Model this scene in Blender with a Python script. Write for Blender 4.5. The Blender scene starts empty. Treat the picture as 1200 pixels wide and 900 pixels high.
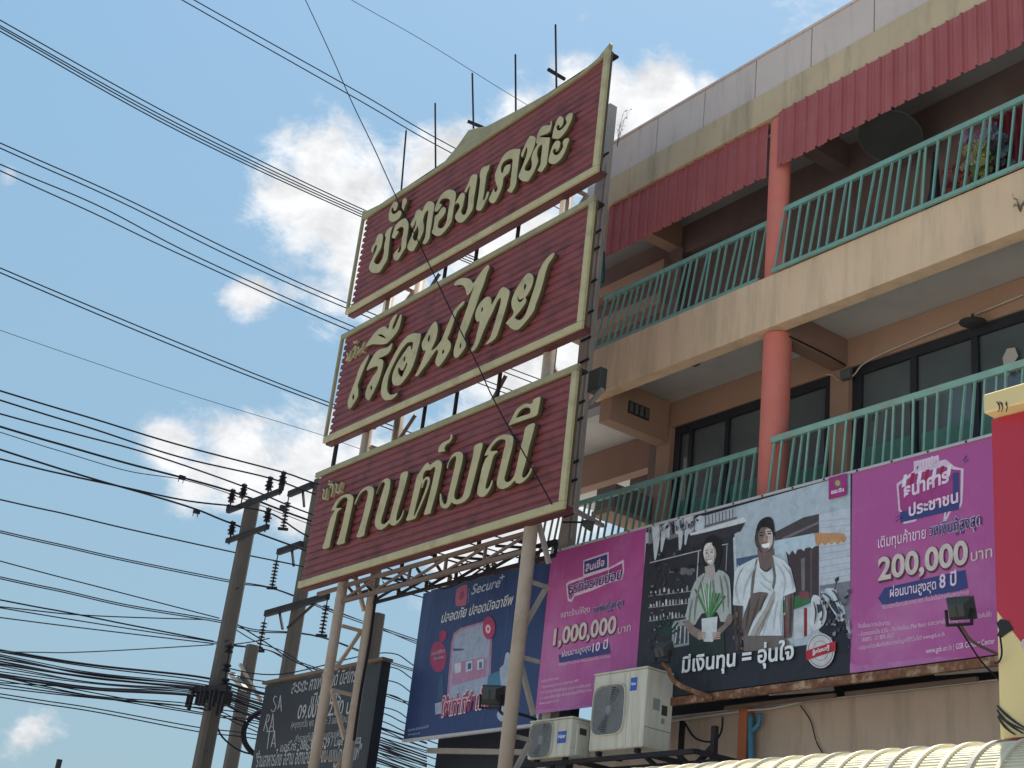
import bpy, bmesh, math, random
from mathutils import Vector, Matrix
random.seed(7)
C = bpy.context.scene.collection
SC = bpy.context.scene

# ------------------------------------------------------------------ camera
YAW, PITCH, ROLL, FPX = math.radians(55.4531661), math.radians(23.25979335), math.radians(6.80746553), 1663.67
FW = Vector((-math.sin(YAW)*math.cos(PITCH), math.cos(YAW)*math.cos(PITCH), math.sin(PITCH)))
r0 = Vector((math.cos(YAW), math.sin(YAW), 0)); u0 = r0.cross(FW)
RT = r0*math.cos(ROLL) + u0*math.sin(ROLL)
UP = -r0*math.sin(ROLL) + u0*math.cos(ROLL)
cam = bpy.data.cameras.new('camera'); cam_o = bpy.data.objects.new('camera', cam); C.objects.link(cam_o)
M3 = Matrix((RT, UP, -FW)).transposed()
cam_o.matrix_world = M3.to_4x4()
cam.sensor_width = 36; cam.lens = FPX/1200*36; cam.clip_end = 20000; cam.clip_start = 0.05
SC.camera = cam_o

# ------------------------------------------------------------------ sun, sky
SUN_EL, SUN_AZ = math.radians(70), math.radians(-35)      # azimuth from +Y towards +X
sd = Vector((math.sin(SUN_AZ)*math.cos(SUN_EL), math.cos(SUN_AZ)*math.cos(SUN_EL), math.sin(SUN_EL)))
sl = bpy.data.lights.new('sun', 'SUN'); sl.energy = 4.6; sl.angle = math.radians(0.5); sl.color = (1, .95, .86)
so = bpy.data.objects.new('sun', sl); C.objects.link(so); so.rotation_euler = sd.to_track_quat('Z', 'Y').to_euler()
SC.view_settings.view_transform = 'Standard'; SC.view_settings.look = 'None'; SC.view_settings.gamma = 1
SC.view_settings.exposure = 1.05

def ray(px, py): return FW + RT*((px-600)/FPX) - UP*((py-450)/FPX)
def at(px, py, x=None, y=None, z=None):
    d = ray(px, py)
    if y is not None: return d*(y/d.y)
    if x is not None: return d*(x/d.x)
    return d*(z/d.z)

W = bpy.data.worlds.new('World'); SC.world = W; W.use_nodes = True
nt = W.node_tree; N = nt.nodes; L = nt.links; N.clear()
out = N.new('ShaderNodeOutputWorld'); bg = N.new('ShaderNodeBackground'); L.new(bg.outputs[0], out.inputs[0])
bg.inputs[1].default_value = 0.10
sky = N.new('ShaderNodeTexSky'); sky.sky_type = 'NISHITA'; sky.sun_disc = False
sky.sun_elevation = SUN_EL; sky.sun_rotation = SUN_AZ; sky.air_density = 1.0; sky.dust_density = 1.6; sky.ozone_density = 1.2
tc = N.new('ShaderNodeTexCoord')
def mth(op, a, b=None, clamp=False):
    n = N.new('ShaderNodeMath'); n.operation = op; n.use_clamp = clamp
    for i, v in enumerate((a, b)):
        if v is None: continue
        if isinstance(v, (int, float)): n.inputs[i].default_value = v
        else: L.new(v, n.inputs[i])
    return n.outputs[0]
CLOUDS = [(395,235,95,1),(330,225,48,.9),(440,300,80,1),(390,345,55,.7),(290,352,34,.7),(520,230,80,1),(600,300,110,1),(640,420,110,1),(600,560,130,1),(560,650,90,.9),(700,120,62,.95),(775,108,52,.9),(740,150,70,1),(640,150,60,.8),(825,98,24,.6),
          (290,540,62,.9),(200,520,44,.8),(365,555,75,1),(230,565,50,.7),(440,560,80,.9),(40,857,28,.62),(20,868,22,.5),(10,205,14,.5),(680,20,30,.3),(960,-10,60,.55),(-60,900,70,.6)]
mask = None
for (px, py, r, s) in CLOUDS:
    d = ray(px, py).normalized()
    vd = N.new('ShaderNodeVectorMath'); vd.operation = 'DISTANCE'; L.new(tc.outputs['Generated'], vd.inputs[0]); vd.inputs[1].default_value = d
    rr = r*1.5/FPX
    m = mth('MULTIPLY', mth('SUBTRACT', 1.0, mth('DIVIDE', vd.outputs['Value'], rr), True), s)
    mask = m if mask is None else mth('MAXIMUM', mask, m)
def fbm(scale, detail, rough, off=(0, 0, 0), st=(1, 1, 1.6)):
    mp = N.new('ShaderNodeMapping'); mp.inputs['Location'].default_value = off; mp.inputs['Scale'].default_value = st
    L.new(tc.outputs['Generated'], mp.inputs[0])
    n = N.new('ShaderNodeTexNoise'); n.inputs['Scale'].default_value = scale; n.inputs['Detail'].default_value = detail
    n.inputs['Roughness'].default_value = rough; n.inputs['Distortion'].default_value = .25; L.new(mp.outputs[0], n.inputs['Vector'])
    return n.outputs['Fac']
n1 = fbm(17, 12, .66); n2 = fbm(5, 6, .55, (3, 1, 2)); n3 = fbm(30, 5, .6, (5, 5, 5))
# scattered clouds elsewhere in the sky, kept away from the patch of sky that the photograph shows clear
cd = N.new('ShaderNodeVectorMath'); cd.operation = 'DISTANCE'; L.new(tc.outputs['Generated'], cd.inputs[0]); cd.inputs[1].default_value = ray(420, 400).normalized()
far = mth('MULTIPLY', mth('SUBTRACT', cd.outputs['Value'], .45), 3, True)
gen = mth('MULTIPLY', mth('MULTIPLY', mth('SUBTRACT', n2, .52), 3.2, True), far)
mask = mth('MAXIMUM', mask, gen)
dens = mth('ADD', mask, mth('MULTIPLY', mth('SUBTRACT', n1, .5), 1.45))
mr = N.new('ShaderNodeMapRange'); mr.interpolation_type = 'SMOOTHSTEP'; L.new(dens, mr.inputs[0])
mr.inputs[1].default_value = .20; mr.inputs[2].default_value = .66
# shading of cloud: thicker parts a little greyer
ccr = N.new('ShaderNodeMapRange'); L.new(n3, ccr.inputs[0]); ccr.inputs[1].default_value = .3; ccr.inputs[2].default_value = .7
ccr.inputs[3].default_value = .70; ccr.inputs[4].default_value = 1.04
cc = N.new('ShaderNodeVectorMath'); cc.operation = 'SCALE'; cc.inputs[0].default_value = (5.0, 5.05, 5.15); L.new(ccr.outputs[0], cc.inputs['Scale'])
# haze: blend the clear sky to a pale tone, more near the horizon
sep = N.new('ShaderNodeSeparateXYZ'); L.new(tc.outputs['Generated'], sep.inputs[0])
hz = N.new('ShaderNodeMapRange'); L.new(sep.outputs['Z'], hz.inputs[0]); hz.inputs[1].default_value = 0; hz.inputs[2].default_value = .75
hz.inputs[3].default_value = .92; hz.inputs[4].default_value = .62
mh = N.new('ShaderNodeMix'); mh.data_type = 'RGBA'; L.new(hz.outputs[0], mh.inputs[0]); L.new(sky.outputs[0], mh.inputs[6])
hc = N.new('ShaderNodeMix'); hc.data_type = 'RGBA'
hm = N.new('ShaderNodeMapRange'); L.new(sep.outputs['Z'], hm.inputs[0]); hm.inputs[1].default_value = .1; hm.inputs[2].default_value = .6
L.new(hm.outputs[0], hc.inputs[0]); hc.inputs[6].default_value = (1.48, 2.25, 2.65, 1); hc.inputs[7].default_value = (1.12, 2.28, 3.18, 1)
L.new(hc.outputs[2], mh.inputs[7])
mx = N.new('ShaderNodeMix'); mx.data_type = 'RGBA'; L.new(mr.outputs[0], mx.inputs[0]); L.new(mh.outputs[2], mx.inputs[6]); L.new(cc.outputs[0], mx.inputs[7])
L.new(mx.outputs[2], bg.inputs[0])

# ------------------------------------------------------------------ materials
def mat(name, col, rough=.7, var=.12, scale=3.0, bump=.0, bscale=60, dirt=None, dirt_amt=.5, dirt_scale=1.5, metal=0, spec=.3, streak=False, st=(1, 1, 1), dr=(.52, .78), bdist=.01, bst=(1, 1, 1)):
    m = bpy.data.materials.new(name); m.use_nodes = True
    t = m.node_tree; n = t.nodes; l = t.links; b = n['Principled BSDF']
    b.inputs['Roughness'].default_value = rough; b.inputs['Metallic'].default_value = metal; b.inputs['Specular IOR Level'].default_value = spec
    tx = n.new('ShaderNodeTexCoord'); mp = n.new('ShaderNodeMapping'); l.new(tx.outputs['Object'], mp.inputs[0]); mp.inputs['Scale'].default_value = st
    no = n.new('ShaderNodeTexNoise'); no.inputs['Scale'].default_value = scale; no.inputs['Detail'].default_value = 6; no.inputs['Roughness'].default_value = .6
    l.new(mp.outputs[0], no.inputs['Vector'])
    rmp = n.new('ShaderNodeMapRange'); l.new(no.outputs['Fac'], rmp.inputs[0]); rmp.inputs[1].default_value = .25; rmp.inputs[2].default_value = .75
    rmp.inputs[3].default_value = 1-var; rmp.inputs[4].default_value = 1+var
    sc = n.new('ShaderNodeVectorMath'); sc.operation = 'SCALE'; sc.inputs[0].default_value = col[:3]; l.new(rmp.outputs[0], sc.inputs['Scale'])
    last = sc.outputs[0]
    if dirt:
        mp2 = n.new('ShaderNodeMapping'); l.new(tx.outputs['Object'], mp2.inputs[0])
        mp2.inputs['Scale'].default_value = (5, 5, .6) if streak else (1, 1, 1)
        d = n.new('ShaderNodeTexNoise'); d.inputs['Scale'].default_value = dirt_scale; d.inputs['Detail'].default_value = 8; d.inputs['Roughness'].default_value = .68
        l.new(mp2.outputs[0], d.inputs['Vector'])
        r2 = n.new('ShaderNodeMapRange'); l.new(d.outputs['Fac'], r2.inputs[0]); r2.inputs[1].default_value = dr[0]; r2.inputs[2].default_value = dr[1]; r2.inputs[4].default_value = dirt_amt
        mi = n.new('ShaderNodeMix'); mi.data_type = 'RGBA'; l.new(r2.outputs[0], mi.inputs[0]); l.new(last, mi.inputs[6]); mi.inputs[7].default_value = (*dirt, 1)
        last = mi.outputs[2]
    l.new(last, b.inputs['Base Color'])
    if bump:
        bn = n.new('ShaderNodeTexNoise'); bn.inputs['Scale'].default_value = bscale; bn.inputs['Detail'].default_value = 4; mpb = n.new('ShaderNodeMapping'); l.new(tx.outputs['Object'], mpb.inputs[0]); mpb.inputs['Scale'].default_value = bst; l.new(mpb.outputs[0], bn.inputs['Vector'])
        bp = n.new('ShaderNodeBump'); bp.inputs['Strength'].default_value = bump; bp.inputs['Distance'].default_value = bdist; l.new(bn.outputs['Fac'], bp.inputs['Height']); l.new(bp.outputs[0], b.inputs['Normal'])
    return m
MT = {}
def mm(k, *a, **kw): MT[k] = mat(k, *a, **kw); return MT[k]
mm('ground', (.33, .31, .28), .9, .15, .4, .3)
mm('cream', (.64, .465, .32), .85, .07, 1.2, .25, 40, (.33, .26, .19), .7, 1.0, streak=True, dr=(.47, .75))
mm('cream_shaded', (.37, .235, .17), .85, .08, 1.2, .2, 40, (.25, .18, .13), .4, 1.5)  # darker copy of the cream, with the shade under slabs put into the colour
mm('brown_beam', (.26, .165, .13), .85, .1, 1.2, .2, 40, (.16, .11, .09), .5, 1.5)  # browner, darker tone than the cream, for cross and wing beams
mm('fascia', (.50, .395, .265), .85, .14, 1.0, .3, 40, (.15, .13, .105), .6, 1.1, streak=True, dr=(.5, .76))
mm('parapet', (.56, .475, .445), .8, .10, 1.0, .2, 40, (.24, .21, .20), .5, 1.1, streak=True, dr=(.52, .8))
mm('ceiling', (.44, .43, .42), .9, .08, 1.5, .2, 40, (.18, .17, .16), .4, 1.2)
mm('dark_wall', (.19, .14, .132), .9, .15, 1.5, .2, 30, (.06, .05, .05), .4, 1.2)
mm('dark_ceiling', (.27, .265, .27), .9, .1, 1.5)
mm('ground_wall', (.46, .36, .29), .88, .08, .9, .2, 30, (.25, .2, .17), .7, .9, streak=True, dr=(.47, .74))
mm('column', (.60, .17, .135), .7, .10, 2.0, .25, 30, (.46, .24, .20), .55, 1.6, dr=(.5, .75))
mm('orange_pillar', (.42, .14, .07), .8, .12, 2.0, dirt=(.2, .1, .07), dirt_amt=.5)
mm('red_sheet', (.33, .088, .09), .55, .10, 2.0, 0, 40, (.42, .18, .17), .55, .8, streak=True, dr=(.48, .78))
mm('rail', (.165, .325, .285), .6, .14, 4, 0, 40, (.24, .20, .15), .65, 3.5, dr=(.5, .68))
mm('rail_worn', (.22, .38, .32), .6, .12, 4, 0, 40, (.30, .20, .14), .85, 3.2)
mm('frame_dark', (.025, .028, .036), .5, .15)
mm('teal_reflection', (.085, .20, .155), .35, .2, 2.0)  # teal reflection of curtains in the lower panes, painted as a flat colour
mm('curtain', (.10, .115, .11), .8, .3, 2.0, dirt=(.05, .06, .06), dirt_amt=.6, streak=True)
mm('slat', (.175, .043, .047), .5, .22, 2.2, .15, 60, (.075, .023, .028), .75, 2.6, spec=.35, st=(.9, 1, 7), dr=(.5, .66))
mm('return_red', (.10, .030, .034), .6, .2, 2)
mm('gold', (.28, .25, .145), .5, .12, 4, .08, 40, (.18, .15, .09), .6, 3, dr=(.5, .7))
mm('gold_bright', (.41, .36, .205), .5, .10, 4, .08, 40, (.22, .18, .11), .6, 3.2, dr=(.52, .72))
mm('gold_shaded', (.085, .068, .036), .55, .10, 4)  # gold darkened for the shaded sides of letters and right returns
mm('steel_cream', (.36, .285, .23), .6, .12, 2, .1, 60, (.18, .11, .07), .65, 2.2)
mm('steel_grey', (.33, .29, .26), .6, .12, 2, .1, 60, (.15, .10, .08), .65, 2.2)
mm('steel_dark', (.028, .027, .032), .7, .2, 3, dirt=(.06, .035, .025), dirt_amt=.5, spec=.1)
mm('steel_brown', (.15, .105, .085), .65, .2, 3, dirt=(.09, .05, .035), dirt_amt=.6)
mm('rust', (.17, .075, .045), .85, .5, 12, .5, 60, (.46, .34, .23), .85, 6.5, dr=(.52, .68))
mm('wire', (.024, .024, .030), .95, .1, spec=0)
mm('wire_grey', (.07, .08, .10), .95, .1, spec=0)
mm('pole', (.105, .092, .083), .9, .16, 1.5, .3, 40, (.05, .043, .038), .6, 1.0, streak=True)
mm('insulator', (.016, .013, .017), .5, .2, spec=.15)
mm('pink', (.40, .075, .27), .36, .07, .7, .5, 1.6, (.50, .20, .40), .7, .8, spec=.5, dr=(.48, .72), bdist=.12, bst=(1.6, 1, .35))
mm('white_print', (.80, .77, .80), .5, .03)
mm('print_grey', (.50, .53, .56), .5, .10, 3.0)
mm('print_navy', (.045, .055, .19), .45, .08)
mm('blue_sign', (.032, .055, .155), .4, .14, .6, .4, 1.4, (.03, .13, .30), .6, .5, bdist=.1, bst=(1.5, 1, .4))
mm('sign_edge', (.42, .42, .44), .6, .1)
mm('black_sign', (.035, .038, .045), .55, .12, 1.2)
mm('faded_white', (.34, .34, .36), .6, .08)
mm('ac_white', (.58, .55, .47), .5, .06, 2.0, 0, 40, (.36, .31, .23), .75, 1.8, streak=True, dr=(.46, .72))
mm('ac_grille', (.26, .27, .28), .45, .1)
mm('ac_back', (.20, .205, .21), .6, .08)
mm('ac_dark', (.05, .052, .055), .5, .2)
mm('ac_blue', (.045, .10, .42), .4, .05)
mm('lamp_body', (.05, .055, .055), .55, .15)
mm('canopy', (.74, .68, .52), .5, .05, 2.0, 0, 40, (.5, .44, .32), .5, 1.2)
mm('canopy_rib', (.42, .40, .35), .5, .08)
mm('box_red', (.42, .022, .045), .35, .08, .8, spec=.5)
mm('box_cream', (.68, .54, .27), .4, .05, .8)
mm('black_print', (.02, .02, .02), .5, .1)
mm('pipe_white', (.5, .46, .42), .5, .08)
mm('pipe_blue', (.06, .22, .36), .4, .08)
mm('pipe_teal', (.03, .16, .17), .4, .08)
mm('twig', (.12, .09, .06), .9, .2)
g = bpy.data.materials.new('glass_dark'); g.use_nodes = True; gb = g.node_tree.nodes['Principled BSDF']
gb.inputs['Base Color'].default_value = (.035, .048, .05, 1); gb.inputs['Roughness'].default_value = .12; gb.inputs['Specular IOR Level'].default_value = .8
_t = g.node_tree; _n = _t.nodes.new('ShaderNodeTexNoise'); _n.inputs['Scale'].default_value = .8; _n.inputs['Detail'].default_value = 3
_c = _t.nodes.new('ShaderNodeTexCoord'); _t.links.new(_c.outputs['Object'], _n.inputs['Vector'])
_r = _t.nodes.new('ShaderNodeMix'); _r.data_type = 'RGBA'; _r.inputs[6].default_value = (.045, .058, .066, 1); _r.inputs[7].default_value = (.16, .19, .20, 1)  # noise puts pale smudges and reflection streaks into the glass colour
_t.links.new(_n.outputs['Fac'], _r.inputs[0]); _t.links.new(_r.outputs[2], gb.inputs['Base Color'])
MT['glass_dark'] = g
PR = {}
def pm(r, g_, b, var=.14):      # printed ink of one colour (sRGB 0-255)
    k = (r, g_, b)
    if k not in PR:
        lin = tuple(((c/255+.055)/1.055)**2.4 for c in k)
        PR[k] = mat('printed_ink', lin, .5, var, 9.0, .35, 1.6, tuple(v*.55 for v in lin), .6, 7.0, dr=(.5, .72), bdist=.08, bst=(1.6, 1, .35))
    return PR[k]

# ------------------------------------------------------------------ object helpers
LOC = {}
def link(o, parent=None, wloc=None):
    C.objects.link(o)
    if parent is not None:
        o.parent = parent; LOC[o] = Vector(wloc if wloc is not None else LOC[parent]); o.location = LOC[o]-LOC[parent]
    else:
        LOC[o] = Vector(wloc if wloc is not None else (0, 0, 0)); o.location = LOC[o]
    return o
def thing(name, label, cat, loc, group=None):
    o = bpy.data.objects.new(name, None); o.empty_display_size = .1
    o['label'] = label; o['category'] = cat
    if group: o['group'] = group
    return link(o, None, loc)
def tag(o, label, cat, group=None):
    o['label'] = label; o['category'] = cat
    if group: o['group'] = group
    return o
def mesh_obj(name, bm, m, parent=None, smooth=False, wloc=None):
    me = bpy.data.meshes.new(name)
    base = Vector(wloc) if wloc is not None else (LOC[parent] if parent is not None else Vector((0, 0, 0)))
    bmesh.ops.translate(bm, verts=bm.verts, vec=-base)
    bm.to_mesh(me); bm.free(); me.materials.append(MT[m] if isinstance(m, str) else m)
    if smooth:
        for p in me.polygons: p.use_smooth = True
    o = bpy.data.objects.new(name, me)
    return link(o, parent, base)
def struct(o): o['kind'] = 'structure'; return o
def BM(): return bmesh.new()
def box(bm, x0, x1, y0, y1, z0, z1, bev=0):
    vs = [bm.verts.new((x, y, z)) for x in (x0, x1) for y in (y0, y1) for z in (z0, z1)]
    fs = []
    for f in ((0, 1, 3, 2), (4, 6, 7, 5), (0, 4, 5, 1), (2, 3, 7, 6), (0, 2, 6, 4), (1, 5, 7, 3)): fs.append(bm.faces.new([vs[i] for i in f]))
    if bev:
        es = list({e for f in fs for e in f.edges}); bmesh.ops.bevel(bm, geom=es, offset=bev, segments=1, affect='EDGES')
    return bm
def frame_of(d):
    d = d.normalized(); a = Vector((0, 0, 1)) if abs(d.z) < .9 else Vector((0, 1, 0))
    s = d.cross(a).normalized(); return s, s.cross(d).normalized()
def bar(bm, a, b, w, h=None):
    a, b = Vector(a), Vector(b); h = h or w; s, u = frame_of(b-a); vs = []
    for p in (a, b):
        for i, j in ((-1, -1), (1, -1), (1, 1), (-1, 1)): vs.append(bm.verts.new(p+s*(i*w/2)+u*(j*h/2)))
    for f in ((0, 3, 2, 1), (4, 5, 6, 7), (0, 1, 5, 4), (1, 2, 6, 5), (2, 3, 7, 6), (3, 0, 4, 7)): bm.faces.new([vs[i] for i in f])
    return bm
def tube(bm, pts, r, n=6, r2=None, cap=True):
    pts = [Vector(p) for p in pts]; rings = []; k = len(pts)
    for i, p in enumerate(pts):
        d = pts[min(i+1, k-1)]-pts[max(i-1, 0)]; s, u = frame_of(d); rad = r if r2 is None else r+(r2-r)*i/(k-1)
        rings.append([bm.verts.new(p+s*math.cos(2*math.pi*j/n)*rad+u*math.sin(2*math.pi*j/n)*rad) for j in range(n)])
    for a, b in zip(rings, rings[1:]):
        for j in range(n): bm.faces.new((a[j], a[(j+1) % n], b[(j+1) % n], b[j]))
    if cap: bm.faces.new(rings[0][::-1]); bm.faces.new(rings[-1])
    return bm
def lathe(bm, base, axis, prof, n=10):
    base = Vector(base); d = Vector(axis).normalized(); s, u = frame_of(d); rings = []
    for (t, r) in prof: rings.append([bm.verts.new(base+d*t+(s*math.cos(2*math.pi*j/n)+u*math.sin(2*math.pi*j/n))*max(r, .0005)) for j in range(n)])
    for a, b in zip(rings, rings[1:]):
        for j in range(n): bm.faces.new((a[j], a[(j+1) % n], b[(j+1) % n], b[j]))
    bm.faces.new(rings[0][::-1]); bm.faces.new(rings[-1])
    return bm
def cat(pts, n=6, closed=False):
    out_, k = [], len(pts); rng = range(k if closed else k-1)
    for i in rng:
        if closed: p0, p1, p2, p3 = (pts[(i+j-1) % k] for j in range(4))
        else: p0, p1, p2, p3 = pts[max(i-1, 0)], pts[i], pts[i+1], pts[min(i+2, k-1)]
        for s in range(n):
            t = s/n
            out_.append(tuple(.5*((2*b)+(-a+c)*t+(2*a-5*b+4*c-d)*t*t+(-a+3*b-3*c+d)*t**3) for a, b, c, d in zip(p0, p1, p2, p3)))
    if not closed: out_.append(tuple(pts[-1]))
    return out_
_jit = [0]
def flat(polys, y, depth, bev=0.0, smooth=0):
    """closed outlines (first outer, rest holes) of (x, z) -> bmesh, front face at y, going back by depth"""
    cu = bpy.data.curves.new('outline', 'CURVE'); cu.dimensions = '2D'; cu.fill_mode = 'BOTH' if depth else 'FRONT'
    for pl in polys:
        if smooth: pl = cat(pl, smooth, True)
        sp = cu.splines.new('POLY'); sp.points.add(len(pl)-1)
        for i, (x, z) in enumerate(pl): sp.points[i].co = (x, z, 0, 1)
        sp.use_cyclic_u = True
    if depth:
        cu.extrude = depth/2-bev; cu.bevel_depth = bev; cu.bevel_resolution = 0; cu.offset = -bev-.006
    o = bpy.data.objects.new('outline', cu); me = bpy.data.meshes.new_from_object(o)
    bm = BM(); bm.from_mesh(me); bpy.data.meshes.remove(me); bpy.data.objects.remove(o); bpy.data.curves.remove(cu)
    for v in bm.verts: v.co = Vector((v.co.x, y+depth/2-v.co.z, v.co.y))
    if not depth:
        bmesh.ops.recalc_face_normals(bm, faces=bm.faces)
        for f in bm.faces:
            if f.normal.y > 0: f.normal_flip()
    return bm
def view_pts(view, pts, y):
    ox, oy, s = view; r = []
    for (a, b) in pts:
        p = at(ox+a/s, oy+b/s, y=y); r.append((p.x, p.z))
    return r
def ink(parent, view, pts, y, col, name='print', smooth=0, holes=()):
    """a printed shape on a sign face (plane y), a sheet a hair in front of it"""
    _jit[0] += 1
    yy = y-.002-(_jit[0] % 7)*.0
    pol = [view_pts(view, pts, yy)]+[view_pts(view, h, yy) for h in holes]
    return mesh_obj(name, flat(pol, yy, 0, smooth=smooth), pm(*col) if isinstance(col, tuple) else col, parent)
def text(parent, s, p0, p1, y, m, h=None, bold=0.0, name='lettering', shear=0, asp=1.0, extr=0):
    """text from pixel p0 to pixel p1 (baseline ends) on the plane y; height from width unless h (metres, em size)"""
    a, b = at(*p0, y=y), at(*p1, y=y)
    cu = bpy.data.curves.new('text', 'FONT'); cu.body = s; cu.size = 1; cu.offset = bold; cu.shear = shear; cu.resolution_u = 4 if (h or 0) > .18 else 2
    if extr: cu.extrude = extr
    o = bpy.data.objects.new('text', cu); me = bpy.data.meshes.new_from_object(o)
    xs = [v.co.x for v in me.vertices]; x0, x1 = min(xs), max(xs); kx = (b.x-a.x)/(x1-x0); kz = h if h else kx*asp
    bm = BM(); bm.from_mesh(me); bpy.data.meshes.remove(me); bpy.data.objects.remove(o); bpy.data.curves.remove(cu)
    slope = (b.z-a.z)/(b.x-a.x)
    bm.verts.ensure_lookup_table(); seen = set(); isl = 0
    for v in bm.verts:
        if v.index in seen: continue
        isl += 1; st = [v]; seen.add(v.index); off = (isl % 5)*.0006
        while st:
            w = st.pop(); X = (w.co.x-x0)*kx; yy = y-off-w.co.z
            w.co = Vector((a.x+X, yy, a.z+slope*X+w.co.y*kz))
            for e in w.link_edges:
                q = e.other_vert(w)
                if q.index not in seen: seen.add(q.index); st.append(q)
    return mesh_obj(name, bm, MT[m] if isinstance(m, str) else m, parent)

# ------------------------------------------------------------------ ground
bm = BM(); vs = [bm.verts.new((x, y, -1.6)) for x, y in ((-3000, -3000), (3000, -3000), (3000, 3000), (-3000, 3000))]; bm.faces.new(vs)
struct(mesh_obj('ground', bm, 'ground'))

# ------------------------------------------------------------------ building
D = 11.5
XE = -14.8
bld = thing('shophouse_building', 'cream shophouse with red round columns, green balcony railings and red corrugated sheets', 'building', (-9, 12, -1.6))
def bpart(name, m, *boxes, parent=None, bev=.006):
    bm = BM()
    for b in boxes: box(bm, *b, bev=bev)
    return mesh_obj(name, bm, m, parent or bld)
XR = -3.0
bpart('upper_slab_beam', 'cream', (XE, XR, D, D+.2, 7.96, 8.70))
bpart('ceiling_panel', 'ceiling', (XE+.1, XR, D+.2, 12.95, 8.27, 8.45))
bpart('floor_slab', 'ceiling', (XE+.02, XR, D+.2, 16, 8.45, 8.62))
bpart('fascia_beam', 'fascia', (XE-.02, XR, D, D+.2, 11.13, 11.61))
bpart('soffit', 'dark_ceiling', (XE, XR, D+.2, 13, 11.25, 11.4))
bpart('roof_slab', 'parapet', (XE-.4, XR, D+.25, 16, 11.4, 11.6))
bpart('lower_slab_beam', 'cream', (XE, XR, D, D+.2, 4.5, 5.2))
bpart('lower_floor', 'ceiling', (-14.2, XR, D+.2, 16, 4.8, 5.1))
# parapet panels with joints
jx = [XE-.02, -13.75, -12.75, -11.74, -10.726, -9.677, -8.65, -7.6, -6.0, -4.5, XR]
for a, b in zip(jx, jx[1:]): bpart('parapet_panel', 'parapet', (a+.008, b-.008, D+.03, D+.15, 11.615, 12.27))
bpart('parapet_cap', 'parapet', (XE-.05, XR, D+.01, D+.19, 12.272, 12.31))
# return of the parapet round the left end
bpart('end_parapet', 'parapet', (XE-.9, XE-.03, D+.32, D+.42, 11.55, 12.0))
bpart('end_beam', 'cream_shaded', (XE-.9, XE-.03, D+.31, D+.5, 11.1, 11.545))
# walls at the back of the balconies
YW = 12.95
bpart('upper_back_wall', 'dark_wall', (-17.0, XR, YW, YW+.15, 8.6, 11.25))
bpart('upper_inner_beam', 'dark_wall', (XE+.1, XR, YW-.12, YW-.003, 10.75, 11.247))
bpart('inner_beam', 'cream_shaded', (-14.6, XR, YW-.1, YW+.1, 7.86, 8.268))
PX = [(-14.72, -14.42), (-11.42, -11.12), (-7.6, -7.3)]
for a, b in PX: bpart('pilaster', 'cream_shaded', (a, b, YW-.13, YW+.1, 5.1, 7.857))
bpart('cross_beam', 'brown_beam', (-11.40, -11.16, D+.203, YW-.103, 7.88, 8.266))
bpart('cross_beam', 'brown_beam', (-7.55, -7.31, D+.203, YW-.103, 7.88, 8.266))
bpart('cross_beam', 'cream_shaded', (-14.72, -14.48, D+.203, YW-.133, 7.62, 8.266))
bpart('upper_cross_beam', 'dark_wall', (-11.40, -11.16, D+.203, YW-.123, 10.85, 11.247))
bpart('upper_cross_beam', 'cream_shaded', (-14.72, -14.48, D+.203, YW-.123, 10.85, 11.247))
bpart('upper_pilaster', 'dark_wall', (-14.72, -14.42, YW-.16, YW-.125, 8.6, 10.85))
# the wing behind the left end
bpart('wing_ceiling', 'ceiling', (-19, -14.73, 12.3, 17, 8.15, 8.3))
bpart('wing_floor', 'cream_shaded', (-17.2, -14.75, 14.6, 17, 8.32, 8.6))
bpart('wing_beam', 'brown_beam', (-17.6, -14.73, 13.3, 13.5, 7.6, 8.145))
bpart('wing_wall', 'dark_wall', (-16.9, -14.6, 14.2, 14.35, 7.0, 8.145))
bpart('wing_wall', 'dark_wall', (-15.2, -14.73, 13.1, 13.16, 6.45, 7.85))
bpart('wing_ledge', 'cream_shaded', (-15.2, -14.75, 12.1, 13.08, 6.42, 6.5))
bpart('wing_ledge', 'dark_wall', (-15.18, -14.76, 12.15, 13.05, 6.503, 6.85))
bpart('wing_beam', 'cream_shaded', (-16.9, -14.73, 12.7, 12.94, 10.55, 10.72))
bpart('wing_beam', 'cream_shaded', (-16.9, -14.73, 12.7, 12.94, 9.95, 10.15))
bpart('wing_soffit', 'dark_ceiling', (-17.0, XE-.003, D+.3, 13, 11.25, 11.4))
# vent grille in the cross beam
vg = bpart('vent_grille', 'frame_dark', (-14.478, -14.465, 12.02, 12.42, 7.83, 8.02), bev=0)
for i in range(4):
    bm = box(BM(), -14.464, -14.455, 12.04+i*.1, 12.10+i*.1, 7.85, 8.0); mesh_obj('louvre', bm, 'curtain', vg)

# windows/doors, lower storey
def pxx(px, py): return at(px, py, y=YW-.02).x
def window(x0, x1, mull, z1=7.86, z0=5.1, wid=.07):
    w = bpart('window', 'glass_dark', (x0+.02, x1-.02, YW-.02, YW-.01, z0, z1-.02), bev=0)
    e = [x0]+mull+[x1]
    bm = BM(); box(bm, x0, x1, YW-.07, YW-.022, z1-.13, z1-.003); mesh_obj('frame', bm, 'frame_dark', w)
    for i, x in enumerate(e):
        ww = wid*(1.6 if i in (0, len(e)-1) else 1)
        a = x if i == 0 else (x-ww if i == len(e)-1 else x-ww/2)
        mesh_obj('frame', box(BM(), a, a+ww, YW-.068, YW-.024, z0, z1-.132), 'frame_dark', w)
    for a, b in zip(e, e[1:]):
        mesh_obj('curtain', box(BM(), a+.08, b-.08, YW-.0236, YW-.0216, z0+.02, z0+1.62+random.uniform(-.06, .06)), 'teal_reflection', w)  # flat teal sheet standing in for the reflection in the lower panes
    return w
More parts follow.
